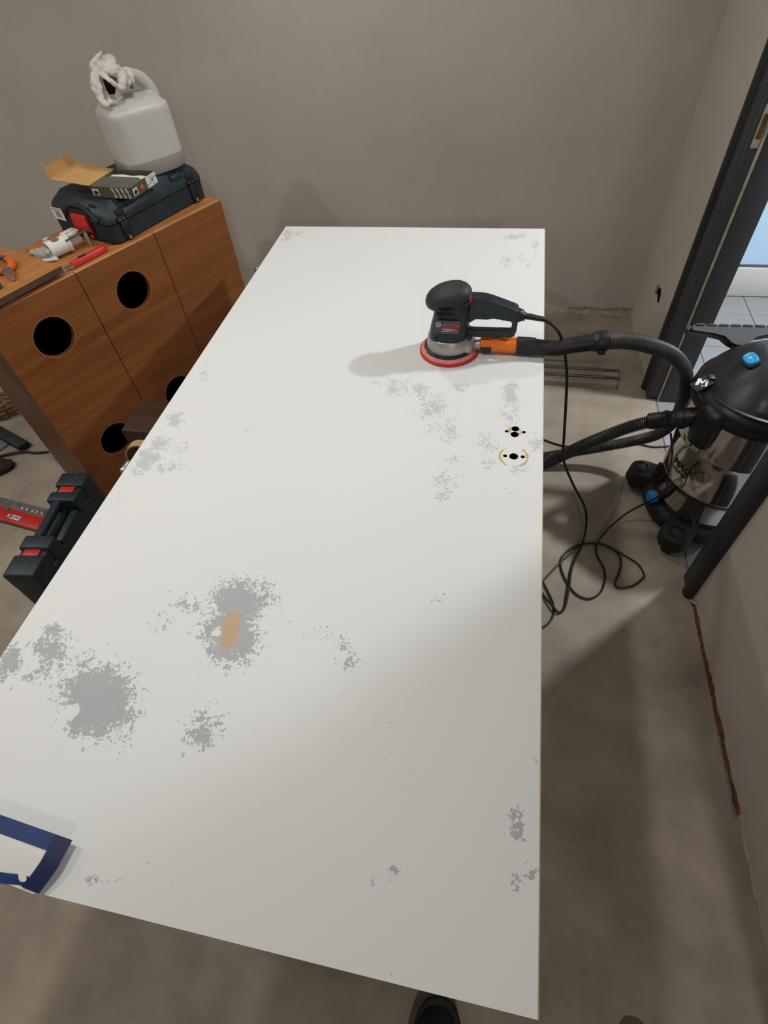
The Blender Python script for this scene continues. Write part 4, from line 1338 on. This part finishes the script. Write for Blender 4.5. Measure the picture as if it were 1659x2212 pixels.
for k, (px, py, an, L_, lab) in enumerate(((-1.690, 1.655, 60, 0.085, 'grey plastic rod between the white tab and the cloudy wedge'),
                                           (-1.655, 1.685, 68, 0.060, 'short white plastic pin left of the slotted bracket'),
                                           (-1.610, 1.580, 20, 0.040, 'small white plastic clip in front of the pipe fitting'))):
    o = thing('plastic_rod', lab, 'plastic', (px, py, CZ), R(an), 'loose plastic pieces on the cabinet')
    bm = B()
    tube(bm, [(-L_ / 2, 0, 0.0065), (L_ / 2, 0, 0.0065)], 0.006, 8)
    mobj('shaft', bm, M_CLEAR if k == 0 else M_WPL, o)
    bm = B()
    tube(bm, [(L_ / 2 - 0.004, 0, 0.0075), (L_ / 2 + 0.006, 0, 0.0075)], 0.0074, 8)
    mobj('head', bm, M_WPL, o)

# ------------------------------------------------------------------ blue tool case on the cabinet
KA = math.atan2(0.414, 0.158)
KH = 0.122
kc = thing('tool_case', 'dark blue plastic power tool case with red handle lever lying on the cabinet', 'tool case', (-1.421, 1.698, CZ), KA)
KL, KW = 0.443, 0.319           # local x along the camera-side, local y to the left


def krect(x0, x1, y0, y1, z, c):
    return [Vector(p) for p in ((x0 + c, y0, z), (x1 - c, y0, z), (x1, y0 + c, z), (x1, y1 - c, z), (x1 - c, y1, z), (x0 + c, y1, z), (x0, y1 - c, z), (x0, y0 + c, z))]


bm = B()
loft(bm, [krect(0.008, KL - 0.008, 0.006, KW - 0.006, 0.0, 0.012), krect(0.002, KL - 0.002, 0.0, KW, 0.006, 0.014), krect(0.0, KL, 0.0, KW, 0.060, 0.016)])
lowk = mobj('lower_shell', bm, M_CASE, kc, angle=30)
bm = B()
loft(bm, [krect(0.0, KL, 0.0, KW, 0.062, 0.016), krect(-0.002, KL + 0.002, -0.002, KW + 0.002, 0.064, 0.016), krect(-0.002, KL + 0.002, -0.002, KW + 0.002, 0.076, 0.018),
          krect(0.005, KL - 0.005, 0.005, KW - 0.005, 0.098, 0.022), krect(0.030, KL - 0.028, 0.030, KW - 0.022, KH, 0.030), krect(0.040, KL - 0.038, 0.040, KW - 0.032, KH - 0.0015, 0.030)])
lid = mobj('lid_shell', bm, M_CASE, kc, angle=30)
# raised corner ribs on the lid
for (x, y, a) in ((0.030, 0.075, 0), (0.032, 0.250, 0), (0.405, 0.240, 0), (0.410, 0.085, 0), (0.110, 0.016, 90), (0.330, 0.016, 90)):
    bm = B()
    box(bm, (0, 0, 0), (0.032, 0.052, 0.022), 0.007, 2, M=Matrix.Translation((x, y, 0.103)) @ Matrix.Rotation(R(a), 4, 'Z'))
    mobj('lid_rib', bm, M_CASE, lid)
# hinged clips on the camera side and recesses above them
for x in (0.055, 0.385):
    bm = B()
    for dx in (-0.016, 0.0, 0.016):
        tube(bm, [(x + dx - 0.006, -0.006, 0.070), (x + dx + 0.006, -0.006, 0.070)], 0.0068, 10)
    box(bm, (x, -0.003, 0.040), (0.034, 0.010, 0.052), 0.003)
    box(bm, (x, -0.006, 0.012), (0.024, 0.012, 0.012), 0.003)
    clip = mobj('clip', bm, M_BLACK, kc)
    bm = boxx((x - 0.016, -0.0035, 0.079), (x + 0.016, 0.020, 0.099), 0.003)
    mobj('clip_recess', bm, M_BLACKP, kc)
    bm = B()
    prism(bm, [(-0.004, 0), (0.004, 0), (0.0, 0.014)], [], 0.0012, M=frame((x - 0.004, -0.0125, 0.008), (1, 0, 0), (0, 0.2, 1), (0, -1, 0.2)))
    mobj('clip_arrow', bm, mat('pale_mark', (0.24, 0.25, 0.26), rough=0.5), clip, smooth=False)
# handle end: dark pocket, red lever, arched lip, feet
mobj('handle_pocket', boxx((-0.0040, 0.096, 0.028), (0.012, 0.222, 0.100), 0.004), M_BLACKP, kc)
bm = B()
loft(bm, [[Vector((x, y0, z)), Vector((x, y1, z)), Vector((x + 0.008, y1, z)), Vector((x + 0.008, y0, z))] for x, y0, y1, z in
          ((-0.0100, 0.103, 0.191, 0.030), (-0.0140, 0.103, 0.191, 0.038), (-0.0140, 0.104, 0.180, 0.078), (-0.0100, 0.106, 0.178, 0.084))])
mobj('red_handle_lever', bm, M_RED, kc)
for yy in (0.120, 0.195):
    mobj('red_lever_foot', boxx((-0.010, yy - 0.008, 0.008), (0.0, yy + 0.008, 0.018), 0.003), M_RED, kc)
bm = B()
tube(bm, cr([(-0.004, 0.050, 0.072), (-0.003, 0.086, 0.100), (0.000, 0.120, 0.110), (0.000, 0.175, 0.108), (-0.003, 0.205, 0.094), (-0.004, 0.226, 0.068)], 6), 0.0066, 8)
mobj('handle_lip', bm, M_CASE, kc)
bm = boxx((-0.003, 0.020, 0.001), (0.004, 0.300, 0.010), 0.002)
mobj('bottom_seam', bm, M_BLACKP, kc)
bm = B()
prism(bm, [(-0.031, -0.020), (0.031, -0.020), (0.031, 0.020), (-0.031, 0.020)], [], 0.0008, M=frame((-0.0032, 0.270, 0.066), (0, -1, 0), (0, 0, 1), (-1, 0, 0)))
lb = mobj('paper_label', bm, M_PAPER, kc, smooth=False)
bm = B()
prism(bm, [(-0.013, -0.011), (0.015, -0.011), (0.015, 0.011), (-0.013, 0.011)], [], 0.0004, M=frame((-0.0041, 0.270, 0.065), (0, -1, 0), (0, 0, 1), (-1, 0, 0)))
mobj('label_print', bm, mat('label_grey', (0.30, 0.28, 0.26), rough=0.7), lb, smooth=False)
bm = B()
prism(bm, [(-0.025, 0.0135), (0.025, 0.0135), (0.025, 0.0165), (-0.025, 0.0165)], [], 0.0004, M=frame((-0.0041, 0.270, 0.066), (0, -1, 0), (0, 0, 1), (-1, 0, 0)))
mobj('label_stripe', bm, mat('label_pink', (0.45, 0.16, 0.12), rough=0.7), lb, smooth=False)
bm = B()
MK = Matrix.Translation((0.088, 0.100, KH - 0.0022))
for r0, r1, nseg in ((0.016, 0.0180, 40), (0.010, 0.0116, 30), (0.034, 0.0352, 50)):
    prism(bm, circle(0, 0, r1, nseg), [circle(0, 0, r0, nseg)], 0.0010, M=MK)
mobj('embossed_emblem', bm, mat('emboss_grey', (0.055, 0.065, 0.070), rough=0.5), lid, smooth=False)

# ------------------------------------------------------------------ open cardboard box on the case
BX = thing('cardboard_box', 'olive-grey printed cardboard box with its kraft lid flipped open', 'box', (-1.499, 1.783, CZ + KH), R(-6.0))
BX.scale = (0.966, 0.966, 0.966)
bw, bdp, bh = 0.168, 0.150, 0.036
for nm, lo, hi in (('front_wall', (0, 0, 0), (bw, 0.0022, bh)), ('back_wall', (0, bdp - 0.0022, 0), (bw, bdp, bh)), ('left_wall', (0, 0, 0), (0.0022, bdp, bh)),
                   ('right_wall', (bw - 0.0022, 0, 0), (bw, bdp, bh)), ('floor_panel', (0, 0, 0), (bw, bdp, 0.002))):
    mobj(nm, boxx(lo, hi), M_OLIVE, BX, smooth=False)
bm = B()
prism(bm, [(0.0022, 0.003), (bw - 0.0022, 0.003), (bw - 0.0022, 0.075), (bw - 0.03, 0.090), (0.030, 0.090), (0.012, 0.080), (0.0022, 0.080)], [], 0.0012, M=Matrix.Translation((0, 0, bh - 0.0015)))
mobj('inner_flap', bm, mat('grey_flap', (0.105, 0.100, 0.080), rough=0.5), BX, smooth=False)
bm = B()
prism(bm, [(0.006, 0.092), (bw - 0.004, 0.085), (bw - 0.004, 0.122), (bw - 0.05, 0.128), (bw - 0.07, 0.120), (0.05, 0.130), (0.006, 0.126)], [], 0.016, M=Matrix.Translation((0, 0, 0.012)))
mobj('white_cards', bm, M_PAPER, BX, smooth=False)
mobj('grey_card', boxx((0.012, 0.126, 0.010), (bw - 0.010, 0.134, 0.024)), mat('grey_insert', (0.20, 0.19, 0.17), rough=0.7), BX, smooth=False)
mobj('gap_shade', boxx((0.004, 0.135, 0.003), (bw - 0.004, bdp - 0.004, 0.006)), M_SHADE, BX, smooth=False)  # dark sheet painting the shade behind the cards
# lid hinged on the left wall
bm = B()
LH = Matrix.Translation((0.0, 0.0, bh)) @ Matrix.Rotation(R(4), 4, 'Y')
prism(bm, [(0, 0.0), (0, bdp), (-0.165, bdp + 0.012), (-0.165, 0.010)], [], 0.0018, M=LH)
ld = mobj('open_lid', bm, M_KRAFT, BX, smooth=False)
bm = B()
prism(bm, [(0, 0.010), (0, bdp + 0.012), (-0.036, bdp + 0.006), (-0.036, 0.016)], [], 0.0018, M=LH @ Matrix.Translation((-0.165, 0, 0)) @ Matrix.Rotation(R(62), 4, 'Y'))
mobj('lid_flap', bm, mat('kraft_dark', (0.40, 0.22, 0.075), rough=0.85, var=0.06), ld, smooth=False)
# printing
FW = frame((0, -0.0002, 0), (1, 0, 0), (0, 0, 1), (0, -1, 0))
RW = frame((bw + 0.0002, 0, 0), (0, 1, 0), (0, 0, 1), (1, 0, 0))
bm = B()
for k in range(4):
    x = 0.092 + k * 0.019
    prism(bm, [(x, 0.002), (x + 0.009, 0.002), (x + 0.009, 0.012), (x, 0.012)], [], 0.0003, M=FW)
    prism(bm, [(x - 0.002, 0.020), (x + 0.007, 0.020), (x + 0.003, 0.034), (x - 0.006, 0.034)], [], 0.0003, M=FW)
    prism(bm, circle(x + 0.003, 0.016, 0.0032, 10), [], 0.0003, M=FW)
mobj('printed_stripes', bm, mat('print_beige', (0.42, 0.40, 0.34), rough=0.6), BX, smooth=False)
for W_, x, y in ((FW, 0.020, 0.018), (RW, 0.020, 0.018)):
    bm = B()
    prism(bm, [(x - 0.012, y - 0.010), (x + 0.012, y - 0.010), (x + 0.012, y + 0.010), (x - 0.012, y + 0.010)], [], 0.0003, M=W_)
    pn = mobj('logo_panel', bm, M_PAPER, BX, smooth=False)
    bm = B()
    prism(bm, [(x - 0.008, y - 0.008), (x + 0.006, y - 0.008), (x + 0.010, y - 0.001), (x + 0.002, y + 0.008), (x - 0.003, y + 0.001), (x - 0.008, y + 0.007)], [], 0.0003, M=W_ @ Matrix.Translation((0, 0, 0.0003)))
    mobj('logo_mark', bm, M_BLACKP, pn, smooth=False)
bm = B()
prism(bm, circle(0.060, 0.019, 0.0075, 22), [], 0.0003, M=RW)
mobj('orange_sticker', bm, mat('orange_sticker', (0.62, 0.10, 0.02), rough=0.6), BX, smooth=False)
bm = B()
prism(bm, [(0.090, 0.001), (0.149, 0.001), (0.149, 0.0355), (0.090, 0.0355)], [], 0.0003, M=RW)
wl = mobj('white_label', bm, M_PAPER, BX, smooth=False)
bm = B()
random.seed(5)
for r in range(5):
    for c in range(6):
        if random.random() < 0.75:
            x, y, l = 0.093 + c * 0.0090, 0.004 + r * 0.0062, random.uniform(0.003, 0.0085)
            prism(bm, [(x, y), (x + l, y), (x + l, y + 0.0022), (x, y + 0.0022)], [], 0.0002, M=RW @ Matrix.Translation((0, 0, 0.0003)))
prism(bm, circle(0.124, 0.018, 0.004, 12), [], 0.0003, M=RW @ Matrix.Translation((0, 0, 0.0003)))
mobj('label_print', bm, M_GREYP, wl, smooth=False)

# ------------------------------------------------------------------ plastic jug
JZ = CZ + KH
JA = R(52.3)
jug = thing('plastic_jug', 'milky white plastic jug with a little liquid, standing on the tool case', 'jug', (-1.406, 2.040, JZ), JA)
jug.scale = (0.966, 0.966, 0.966)
ja, jb = 0.114, 0.096
bm = B()
body = [(0.0, 0.88, 3.4), (0.004, 0.96, 3.6), (0.012, 1.0, 4.0), (0.060, 1.0, 4.0), (0.182, 1.0, 4.0), (0.194, 0.985, 3.8)]
rings = [sring(0, 0, z, ja * s, jb * s, e, 48) for z, s, e in body]
for z, ax_, bx_ in ((0.202, 0.106, 0.086), (0.212, 0.096, 0.070), (0.220, 0.080, 0.050), (0.225, 0.060, 0.030), (0.227, 0.040, 0.018)):
    rings.append(sring(-0.004, 0, z, ax_, bx_, 3.0, 48))
loft(bm, rings)
# handle grows out of the right shoulder
tube(bm, cr([(0.086, 0.0, 0.170), (0.091, 0.0, 0.212), (0.074, 0.0, 0.250), (0.040, 0.0, 0.271), (-0.010, 0.0, 0.274), (-0.045, 0, 0.262)], 7), lambda i, t: 0.022 - 0.007 * t, 18, flat=1.1)
bm = voxel(bm, 0.0034, 4)
jb_ = mobj('jug_body', bm, M_JUG, jug, angle=70)
bm = B()
loft(bm, [sring(0, 0, z, ja * s + 0.0007, jb * s + 0.0007, e, 48) for z, s, e in ((0.003, 0.95, 3.6), (0.012, 1.0, 4.0), (0.050, 1.0, 4.0))], cap1=False)
tag(mobj('liquid_level', bm, M_LIQ, jug, angle=50), 'greyer lower part where liquid fills the jug')
bm = B()
lathe(bm, [(0.034, 0.222), (0.027, 0.230), (0.026, 0.250), (0.030, 0.252), (0.030, 0.272), (0.027, 0.275)], 28, M=Matrix.Translation((-0.045, 0, 0)))
mobj('spout_cap', bm, M_WPL, jug)

# cotton glove draped over the spout and handle
gl = thing('cotton_glove', 'crumpled white cotton work glove draped over the jug spout', 'glove', (-1.423, 2.017, JZ + 0.002), R(32.6))
gl.scale = (0.966, 0.966, 0.966)
# local x runs across the view, local -y toward the camera side
bm = B()


def blob(pts, rad, seg=12, flat=0.8):
    tube(bm, cr(pts, 5), lambda i, t: rad[0] + (rad[1] - rad[0]) * t + 0.12 * rad[0] * math.sin(7 * t + len(pts)), seg, flat=flat)


blob([(-0.022, 0.0, 0.300), (0.004, 0.0, 0.308), (0.026, 0.0, 0.300)], (0.030, 0.027), flat=0.9)                      # bunched palm
blob([(-0.030, -0.010, 0.296), (-0.042, -0.016, 0.312), (-0.024, -0.010, 0.328), (0.000, -0.006, 0.344)], (0.016, 0.0085))  # finger pointing up
blob([(-0.036, -0.014, 0.304), (-0.050, -0.032, 0.285), (-0.056, -0.050, 0.258), (-0.054, -0.064, 0.236)], (0.021, 0.015))
blob([(-0.054, -0.062, 0.240), (-0.050, -0.072, 0.226), (-0.036, -0.076, 0.222)], (0.013, 0.009))
blob([(-0.034, -0.074, 0.240), (-0.030, -0.076, 0.226), (-0.020, -0.076, 0.234)], (0.007, 0.005))
blob([(-0.020, -0.020, 0.304), (0.004, -0.034, 0.300), (0.030, -0.024, 0.294)], (0.021, 0.019))
blob([(0.028, -0.016, 0.300), (0.034, -0.038, 0.284), (0.028, -0.056, 0.264), (0.016, -0.064, 0.250)], (0.016, 0.009))
blob([(-0.036, -0.036, 0.298), (-0.016, -0.058, 0.288), (0.004, -0.066, 0.270), (0.016, -0.066, 0.252)], (0.009, 0.008))
blob([(0.036, 0.0, 0.280), (0.050, 0.0, 0.286), (0.066, 0.002, 0.278)], (0.016, 0.014))
blob([(0.060, -0.004, 0.278), (0.062, -0.024, 0.272), (0.056, -0.030, 0.258)], (0.014, 0.009))
blob([(0.042, -0.010, 0.278), (0.044, -0.028, 0.264), (0.048, -0.030, 0.252)], (0.013, 0.008))
bm = voxel(bm, 0.0030, 3, amp=0.0050, nscale=70)
mobj('fabric', bm, M_CLOTH, gl, angle=80)
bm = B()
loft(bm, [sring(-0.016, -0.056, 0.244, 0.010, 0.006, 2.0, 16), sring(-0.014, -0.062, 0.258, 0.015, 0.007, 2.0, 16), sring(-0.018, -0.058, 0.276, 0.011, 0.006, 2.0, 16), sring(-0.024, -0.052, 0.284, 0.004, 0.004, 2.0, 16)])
mobj('cuff_shade', bm, M_SHADE, gl)  # dark lump standing in for the shade inside the cuff
bm = B()
tube(bm, [(0.051, -0.031, 0.254), (0.054, -0.034, 0.244)], 0.0065, 10)
mobj('grey_fingertip', bm, mat('grey_tip', (0.10, 0.095, 0.085), rough=0.8), gl)

# ------------------------------------------------------------------ drill case standing on the floor
DA = math.atan2(0.432, -0.059)
dc = thing('drill_case', 'dark teal drill case with red latches standing on edge on the floor', 'tool case', (-1.548, 0.684, 0.0), DA)
# local x along the length, local -y to the right (toward the white door)
DLN, DWD, DTP = 0.440, 0.104, 0.322
bm = boxx((0.0, -DWD, 0.0), (DLN, 0.0, DTP - 0.062), 0.012, 3)
mobj('shell', bm, M_CASE, dc)
bm = boxx((0.168, -DWD * 0.55, DTP - 0.064), (0.306, -DWD * 0.40, DTP - 0.048), 0.003)
mobj('inner_rib', bm, M_CASE, dc)
bm = boxx((0.165, -DWD * 0.98, DTP - 0.064), (0.300, -DWD * 0.74, DTP - 0.040), 0.005)
mobj('inner_rib', bm, M_CASE, dc)
for (x0, x1, drop) in ((0.0, 0.082, 0), (0.105, 0.160, 0), (0.305, 0.350, 0), (0.374, DLN, 0)):
    bm = boxx((x0, -DWD, DTP - 0.075), (x1, 0.0, DTP), 0.009, 3)
    blk = mobj('corner_block', bm, M_CASE, dc)
    bm = boxx((x0 + 0.006, -DWD * 0.62, DTP - 0.001), (x1 - 0.006, -DWD * 0.605, DTP + 0.0008))
    mobj('mould_line', bm, mat('pale_scuff', (0.075, 0.085, 0.09), rough=0.6), blk, smooth=False)
for (x0, x1) in ((0.078, 0.109), (0.346, 0.378)):
    bm = boxx((x0, -DWD + 0.006, DTP - 0.075), (x1, -0.008, DTP - 0.012), 0.004)
    mobj('latch_bed', bm, M_CASE, dc)
    bm = boxx((x0 + 0.003, -DWD + 0.026, DTP - 0.016), (x1 - 0.003, -0.024, DTP - 0.005), 0.002)
    mobj('red_latch', bm, M_RED, dc)
bm = B()
tube(bm, [(0.150, -0.036, DTP - 0.018), (0.315, -0.036, DTP - 0.018)], 0.0155, 18, flat=1.0)
mobj('carry_grip', bm, M_CASE, dc)

# ------------------------------------------------------------------ red square lying on the floor
sq = thing('set_square', 'red and grey measuring square lying on the floor beside the drill case', 'square', (-1.70, 1.035, 0.0), math.atan2(0.135, -0.975))
# local x runs to the left in the picture, local y toward the camera side is negative... blade on the far side
mobj('red_stock', boxx((0.0, -0.060, 0.0), (0.62, 0.0, 0.018), 0.002), M_RED, sq)
mobj('grey_blade', boxx((0.0, -0.108, 0.0), (0.62, -0.060, 0.006), 0.001), mat('frosted_rule', (0.20, 0.19, 0.18), rough=0.25, var=0.3, scale=30, metal=0.4), sq)
mobj('brown_edge', boxx((0.0, 0.0, 0.0), (0.62, 0.004, 0.014), 0.001), mat('brown_rubber', (0.10, 0.07, 0.04), rough=0.7), sq)
TQ = frame((0.305, -0.026, 0.0183), (-1, 0, 0), (0, -1, 0), (0, 0, 1))
bm = B()
prism(bm, [(-0.022, -0.010), (0.026, -0.010), (0.026, 0.010), (-0.022, 0.010)], [], 0.0006, M=TQ)
lq = mobj('white_label', bm, M_PAPER, sq, smooth=False)
text('brand_lettering', 'KAPRO', 0.0150, mat('navy_print', (0.02, 0.03, 0.10), rough=0.5), lq, TQ @ Matrix.Translation((0.002, 0, 0.0007)), offset=0.0003)
text('brand_lettering', 'K', 0.022, M_WHITE, sq, TQ @ Matrix.Translation((-0.034, 0, 0.0003)), offset=0.0006)
bm = B()
lathe(bm, [(0.0005, 0), (0.009, 0), (0.008, 0.003), (0.0005, 0.004)], 16, M=Matrix.Translation((0.37, -0.052, 0.018)))
mobj('rivet', bm, M_GREYP, sq)
bm = B()
random.seed(12)
for k in range(9):
    x = 0.10 + k * 0.028 + random.uniform(0, 0.01)
    prism(bm, [(x, -0.086), (x + random.uniform(0.003, 0.009), -0.086), (x + 0.006, -0.078), (x, -0.076)], [], 0.0004, M=Matrix.Translation((0, 0, 0.0062)))
mobj('blade_glints', bm, M_WHITE, sq, smooth=False)  # white blotches painting glints onto the grey blade

# ------------------------------------------------------------------ things behind the cabinet at the left edge
bk = thing('straw_basket', 'coarse woven straw basket at the left edge beside the cabinet', 'basket', (-2.585, 1.825, 0.0))
for k in range(6):
    bm = B()
    n = 60
    rr = 0.175 + 0.012 * math.sin(k * 0.7)
    tube(bm, [((rr + 0.006 * math.sin(i * 2.1 + k)) * math.cos(2 * math.pi * i / n), (rr + 0.006 * math.sin(i * 2.1 + k)) * math.sin(2 * math.pi * i / n), 0.013 + k * 0.023 + 0.003 * math.sin(i * 3.3)) for i in range(n + 1)],
         lambda i, t: 0.0125 + 0.0025 * math.sin(i * 2.2), 8)
    mobj('straw_coil', bm, M_STRAW, bk)
bt = thing('work_boot', 'brown boot on the floor at the left edge, toe toward the cabinet', 'boot', (-2.290, 1.345, 0.0), R(35))
bm = B()
loft(bm, [sring(-0.06, 0, 0.0, 0.150, 0.048, 2.6, 32), sring(-0.06, 0, 0.022, 0.152, 0.050, 2.6, 32)])
mobj('sole', bm, M_RUBBER, bt)
bm = B()
loft(bm, [sring(-0.062, 0, 0.020, 0.147, 0.046, 2.5, 32), sring(-0.070, 0, 0.050, 0.136, 0.044, 2.4, 32), sring(-0.095, 0, 0.075, 0.105, 0.040, 2.3, 32), sring(-0.135, 0, 0.10, 0.060, 0.036, 2.2, 32),
          sring(-0.145, 0, 0.15, 0.050, 0.040, 2.2, 32)])
mobj('upper', bm, M_LEATHER, bt, angle=60)
sp = thing('black_tray', 'flat black rubber tray edge on the floor between the basket and the boot', 'tray', (-2.40, 1.555, 0.0), math.atan2(-0.100, 0.25))
mobj('rim', boxx((-0.30, -0.012, 0.0), (0.185, 0.040, 0.034), 0.006), M_BLACKM, sp)
mobj('tray_floor', boxx((-0.30, -0.085, 0.0), (0.08, -0.012, 0.010), 0.003), mat('tray_grey', (0.14, 0.14, 0.14), rough=0.6), sp)
o = thing('black_lead', 'short black lead curling past the boot at the left edge', 'cable', (-2.25, 1.45, 0.0))
bm = B()
tube(bm, cr([(-2.5, 1.40, 0.006), (-2.36, 1.42, 0.006), (-2.275, 1.452, 0.012), (-2.21, 1.475, 0.012), (-2.165, 1.475, 0.008), (-2.10, 1.49, 0.006)], 6), 0.0055, 8)
mobj('cable', rel(bm, o), M_RUBBER, o)

# ------------------------------------------------------------------ blue taped sheet on the near edge of the door
tp = thing('taped_sheet', 'curled white paper sheet edged with blue masking tape on the near edge of the door', 'sheet', (-0.80, 0.043, 0.80), R(-4.6))


def arc(u, lift=0.0):
    # u from 0 (far edge) to 1 (near edge): rides a little above the paint and curls down over the door edge
    y = 0.070 - 0.070 * u
    z = 0.0135 - 0.0095 * max(0.0, u - 0.35) ** 1.5 * 1.6
    return y - 0.035, z + lift


def sheet(x0, x1, u0, u1, lift, bulge=0.0, th=0.0016):
    bm = B()
    nu, nx = 14, 12
    top = []
    for i in range(nx + 1):
        row = []
        for j in range(nu + 1):
            u = u0 + (u1 - u0) * j / nu
            y, z = arc(u, lift)
            x = x0 + (x1 - x0) * i / nx
            row.append(Vector((x + 0.80, y, z + bulge * noise.noise(Vector((x * 30, u * 5, 1))))))
        top.append(row)
    a = [[bm.verts.new(p) for p in r] for r in top]
    b = [[bm.verts.new(p - Vector((0, 0, th))) for p in r] for r in top]
    for i in range(nx):
        for j in range(nu):
            bm.faces.new((a[i][j], a[i + 1][j], a[i + 1][j + 1], a[i][j + 1]))
            bm.faces.new((b[i][j], b[i][j + 1], b[i + 1][j + 1], b[i + 1][j]))
    for i in range(nx):
        bm.faces.new((a[i][0], b[i][0], b[i + 1][0], a[i + 1][0]))
        bm.faces.new((a[i][nu], a[i + 1][nu], b[i + 1][nu], b[i][nu]))
    for j in range(nu):
        bm.faces.new((a[0][j], a[0][j + 1], b[0][j + 1], b[0][j]))
        bm.faces.new((a[nx][j], b[nx][j], b[nx][j + 1], a[nx][j + 1]))
    return bm


mobj('paper_sheet', sheet(-0.920, -0.650, 0.10, 0.97, 0.0), M_PAPER, tp)
mobj('tape_strip', sheet(-0.922, -0.634, 0.0, 0.285, 0.0010), M_TAPE, tp)
bm = sheet(-0.6600, -0.6330, 0.0, 0.93, 0.0022)
for v in bm.verts:
    u = (0.035 - v.co.y) / 0.070
    v.co.x -= 0.012 * max(0.0, u - 0.45) ** 1.3 * 2.2
mobj('tape_strip', bm, mat('blue_tape_shaded', (0.006, 0.015, 0.060), rough=0.5, var=0.2, scale=15), tp)  # same blue tape, darkened to paint in shade
bm = sheet(-0.922, -0.655, 0.80, 0.97, 0.0012, 0.006)
for v in bm.verts:
    v.co.y += 0.004 * math.sin(v.co.x * 60)
mobj('tape_strip', bm, M_TAPE, tp)
bm = boxx((-0.11, -0.033, 0.0), (0.146, 0.020, 0.0035), 0.001)
mobj('olive_underlayer', bm, mat('dark_olive', (0.045, 0.040, 0.025), rough=0.8), tp)  # flat dark olive layer under the sheet

# ------------------------------------------------------------------ shoes of whoever stands at the near end
for k, (x, y, lab) in enumerate(((-0.098, -0.035, 'black shoe in the dark below the near edge of the door'), (0.322, -0.012, 'grey shoe with black rubber toe rim at the bottom edge, right of the door'))):
    s_ = thing('shoe', lab, 'shoe', (x, y, 0.0), R(90), group=None)
    # local x points to the toe; toe tip at x = 0
    bm = B()
    w = 0.058 if k == 0 else 0.046
    loft(bm, [sring(-0.140, 0, 0.0, 0.140, w, 2.6, 36), sring(-0.140, 0, 0.024, 0.142, w + 0.002, 2.6, 36), sring(-0.140, 0, 0.030, 0.138, w - 0.002, 2.6, 36)])
    mobj('sole', bm, M_RUBBER, s_)
    bm = B()
    loft(bm, [sring(-0.142, 0, 0.028, 0.130, w - 0.007, 2.5, 36), sring(-0.150, 0, 0.050, 0.118, w - 0.009, 2.4, 36), sring(-0.180, 0, 0.072, 0.085, w - 0.014, 2.3, 36), sring(-0.215, 0, 0.10, 0.052, w - 0.018, 2.2, 36)])
    mobj('upper', bm, M_RUBBER if k == 0 else mat('grey_shoe', (0.12, 0.12, 0.125), rough=0.7), s_, angle=60)
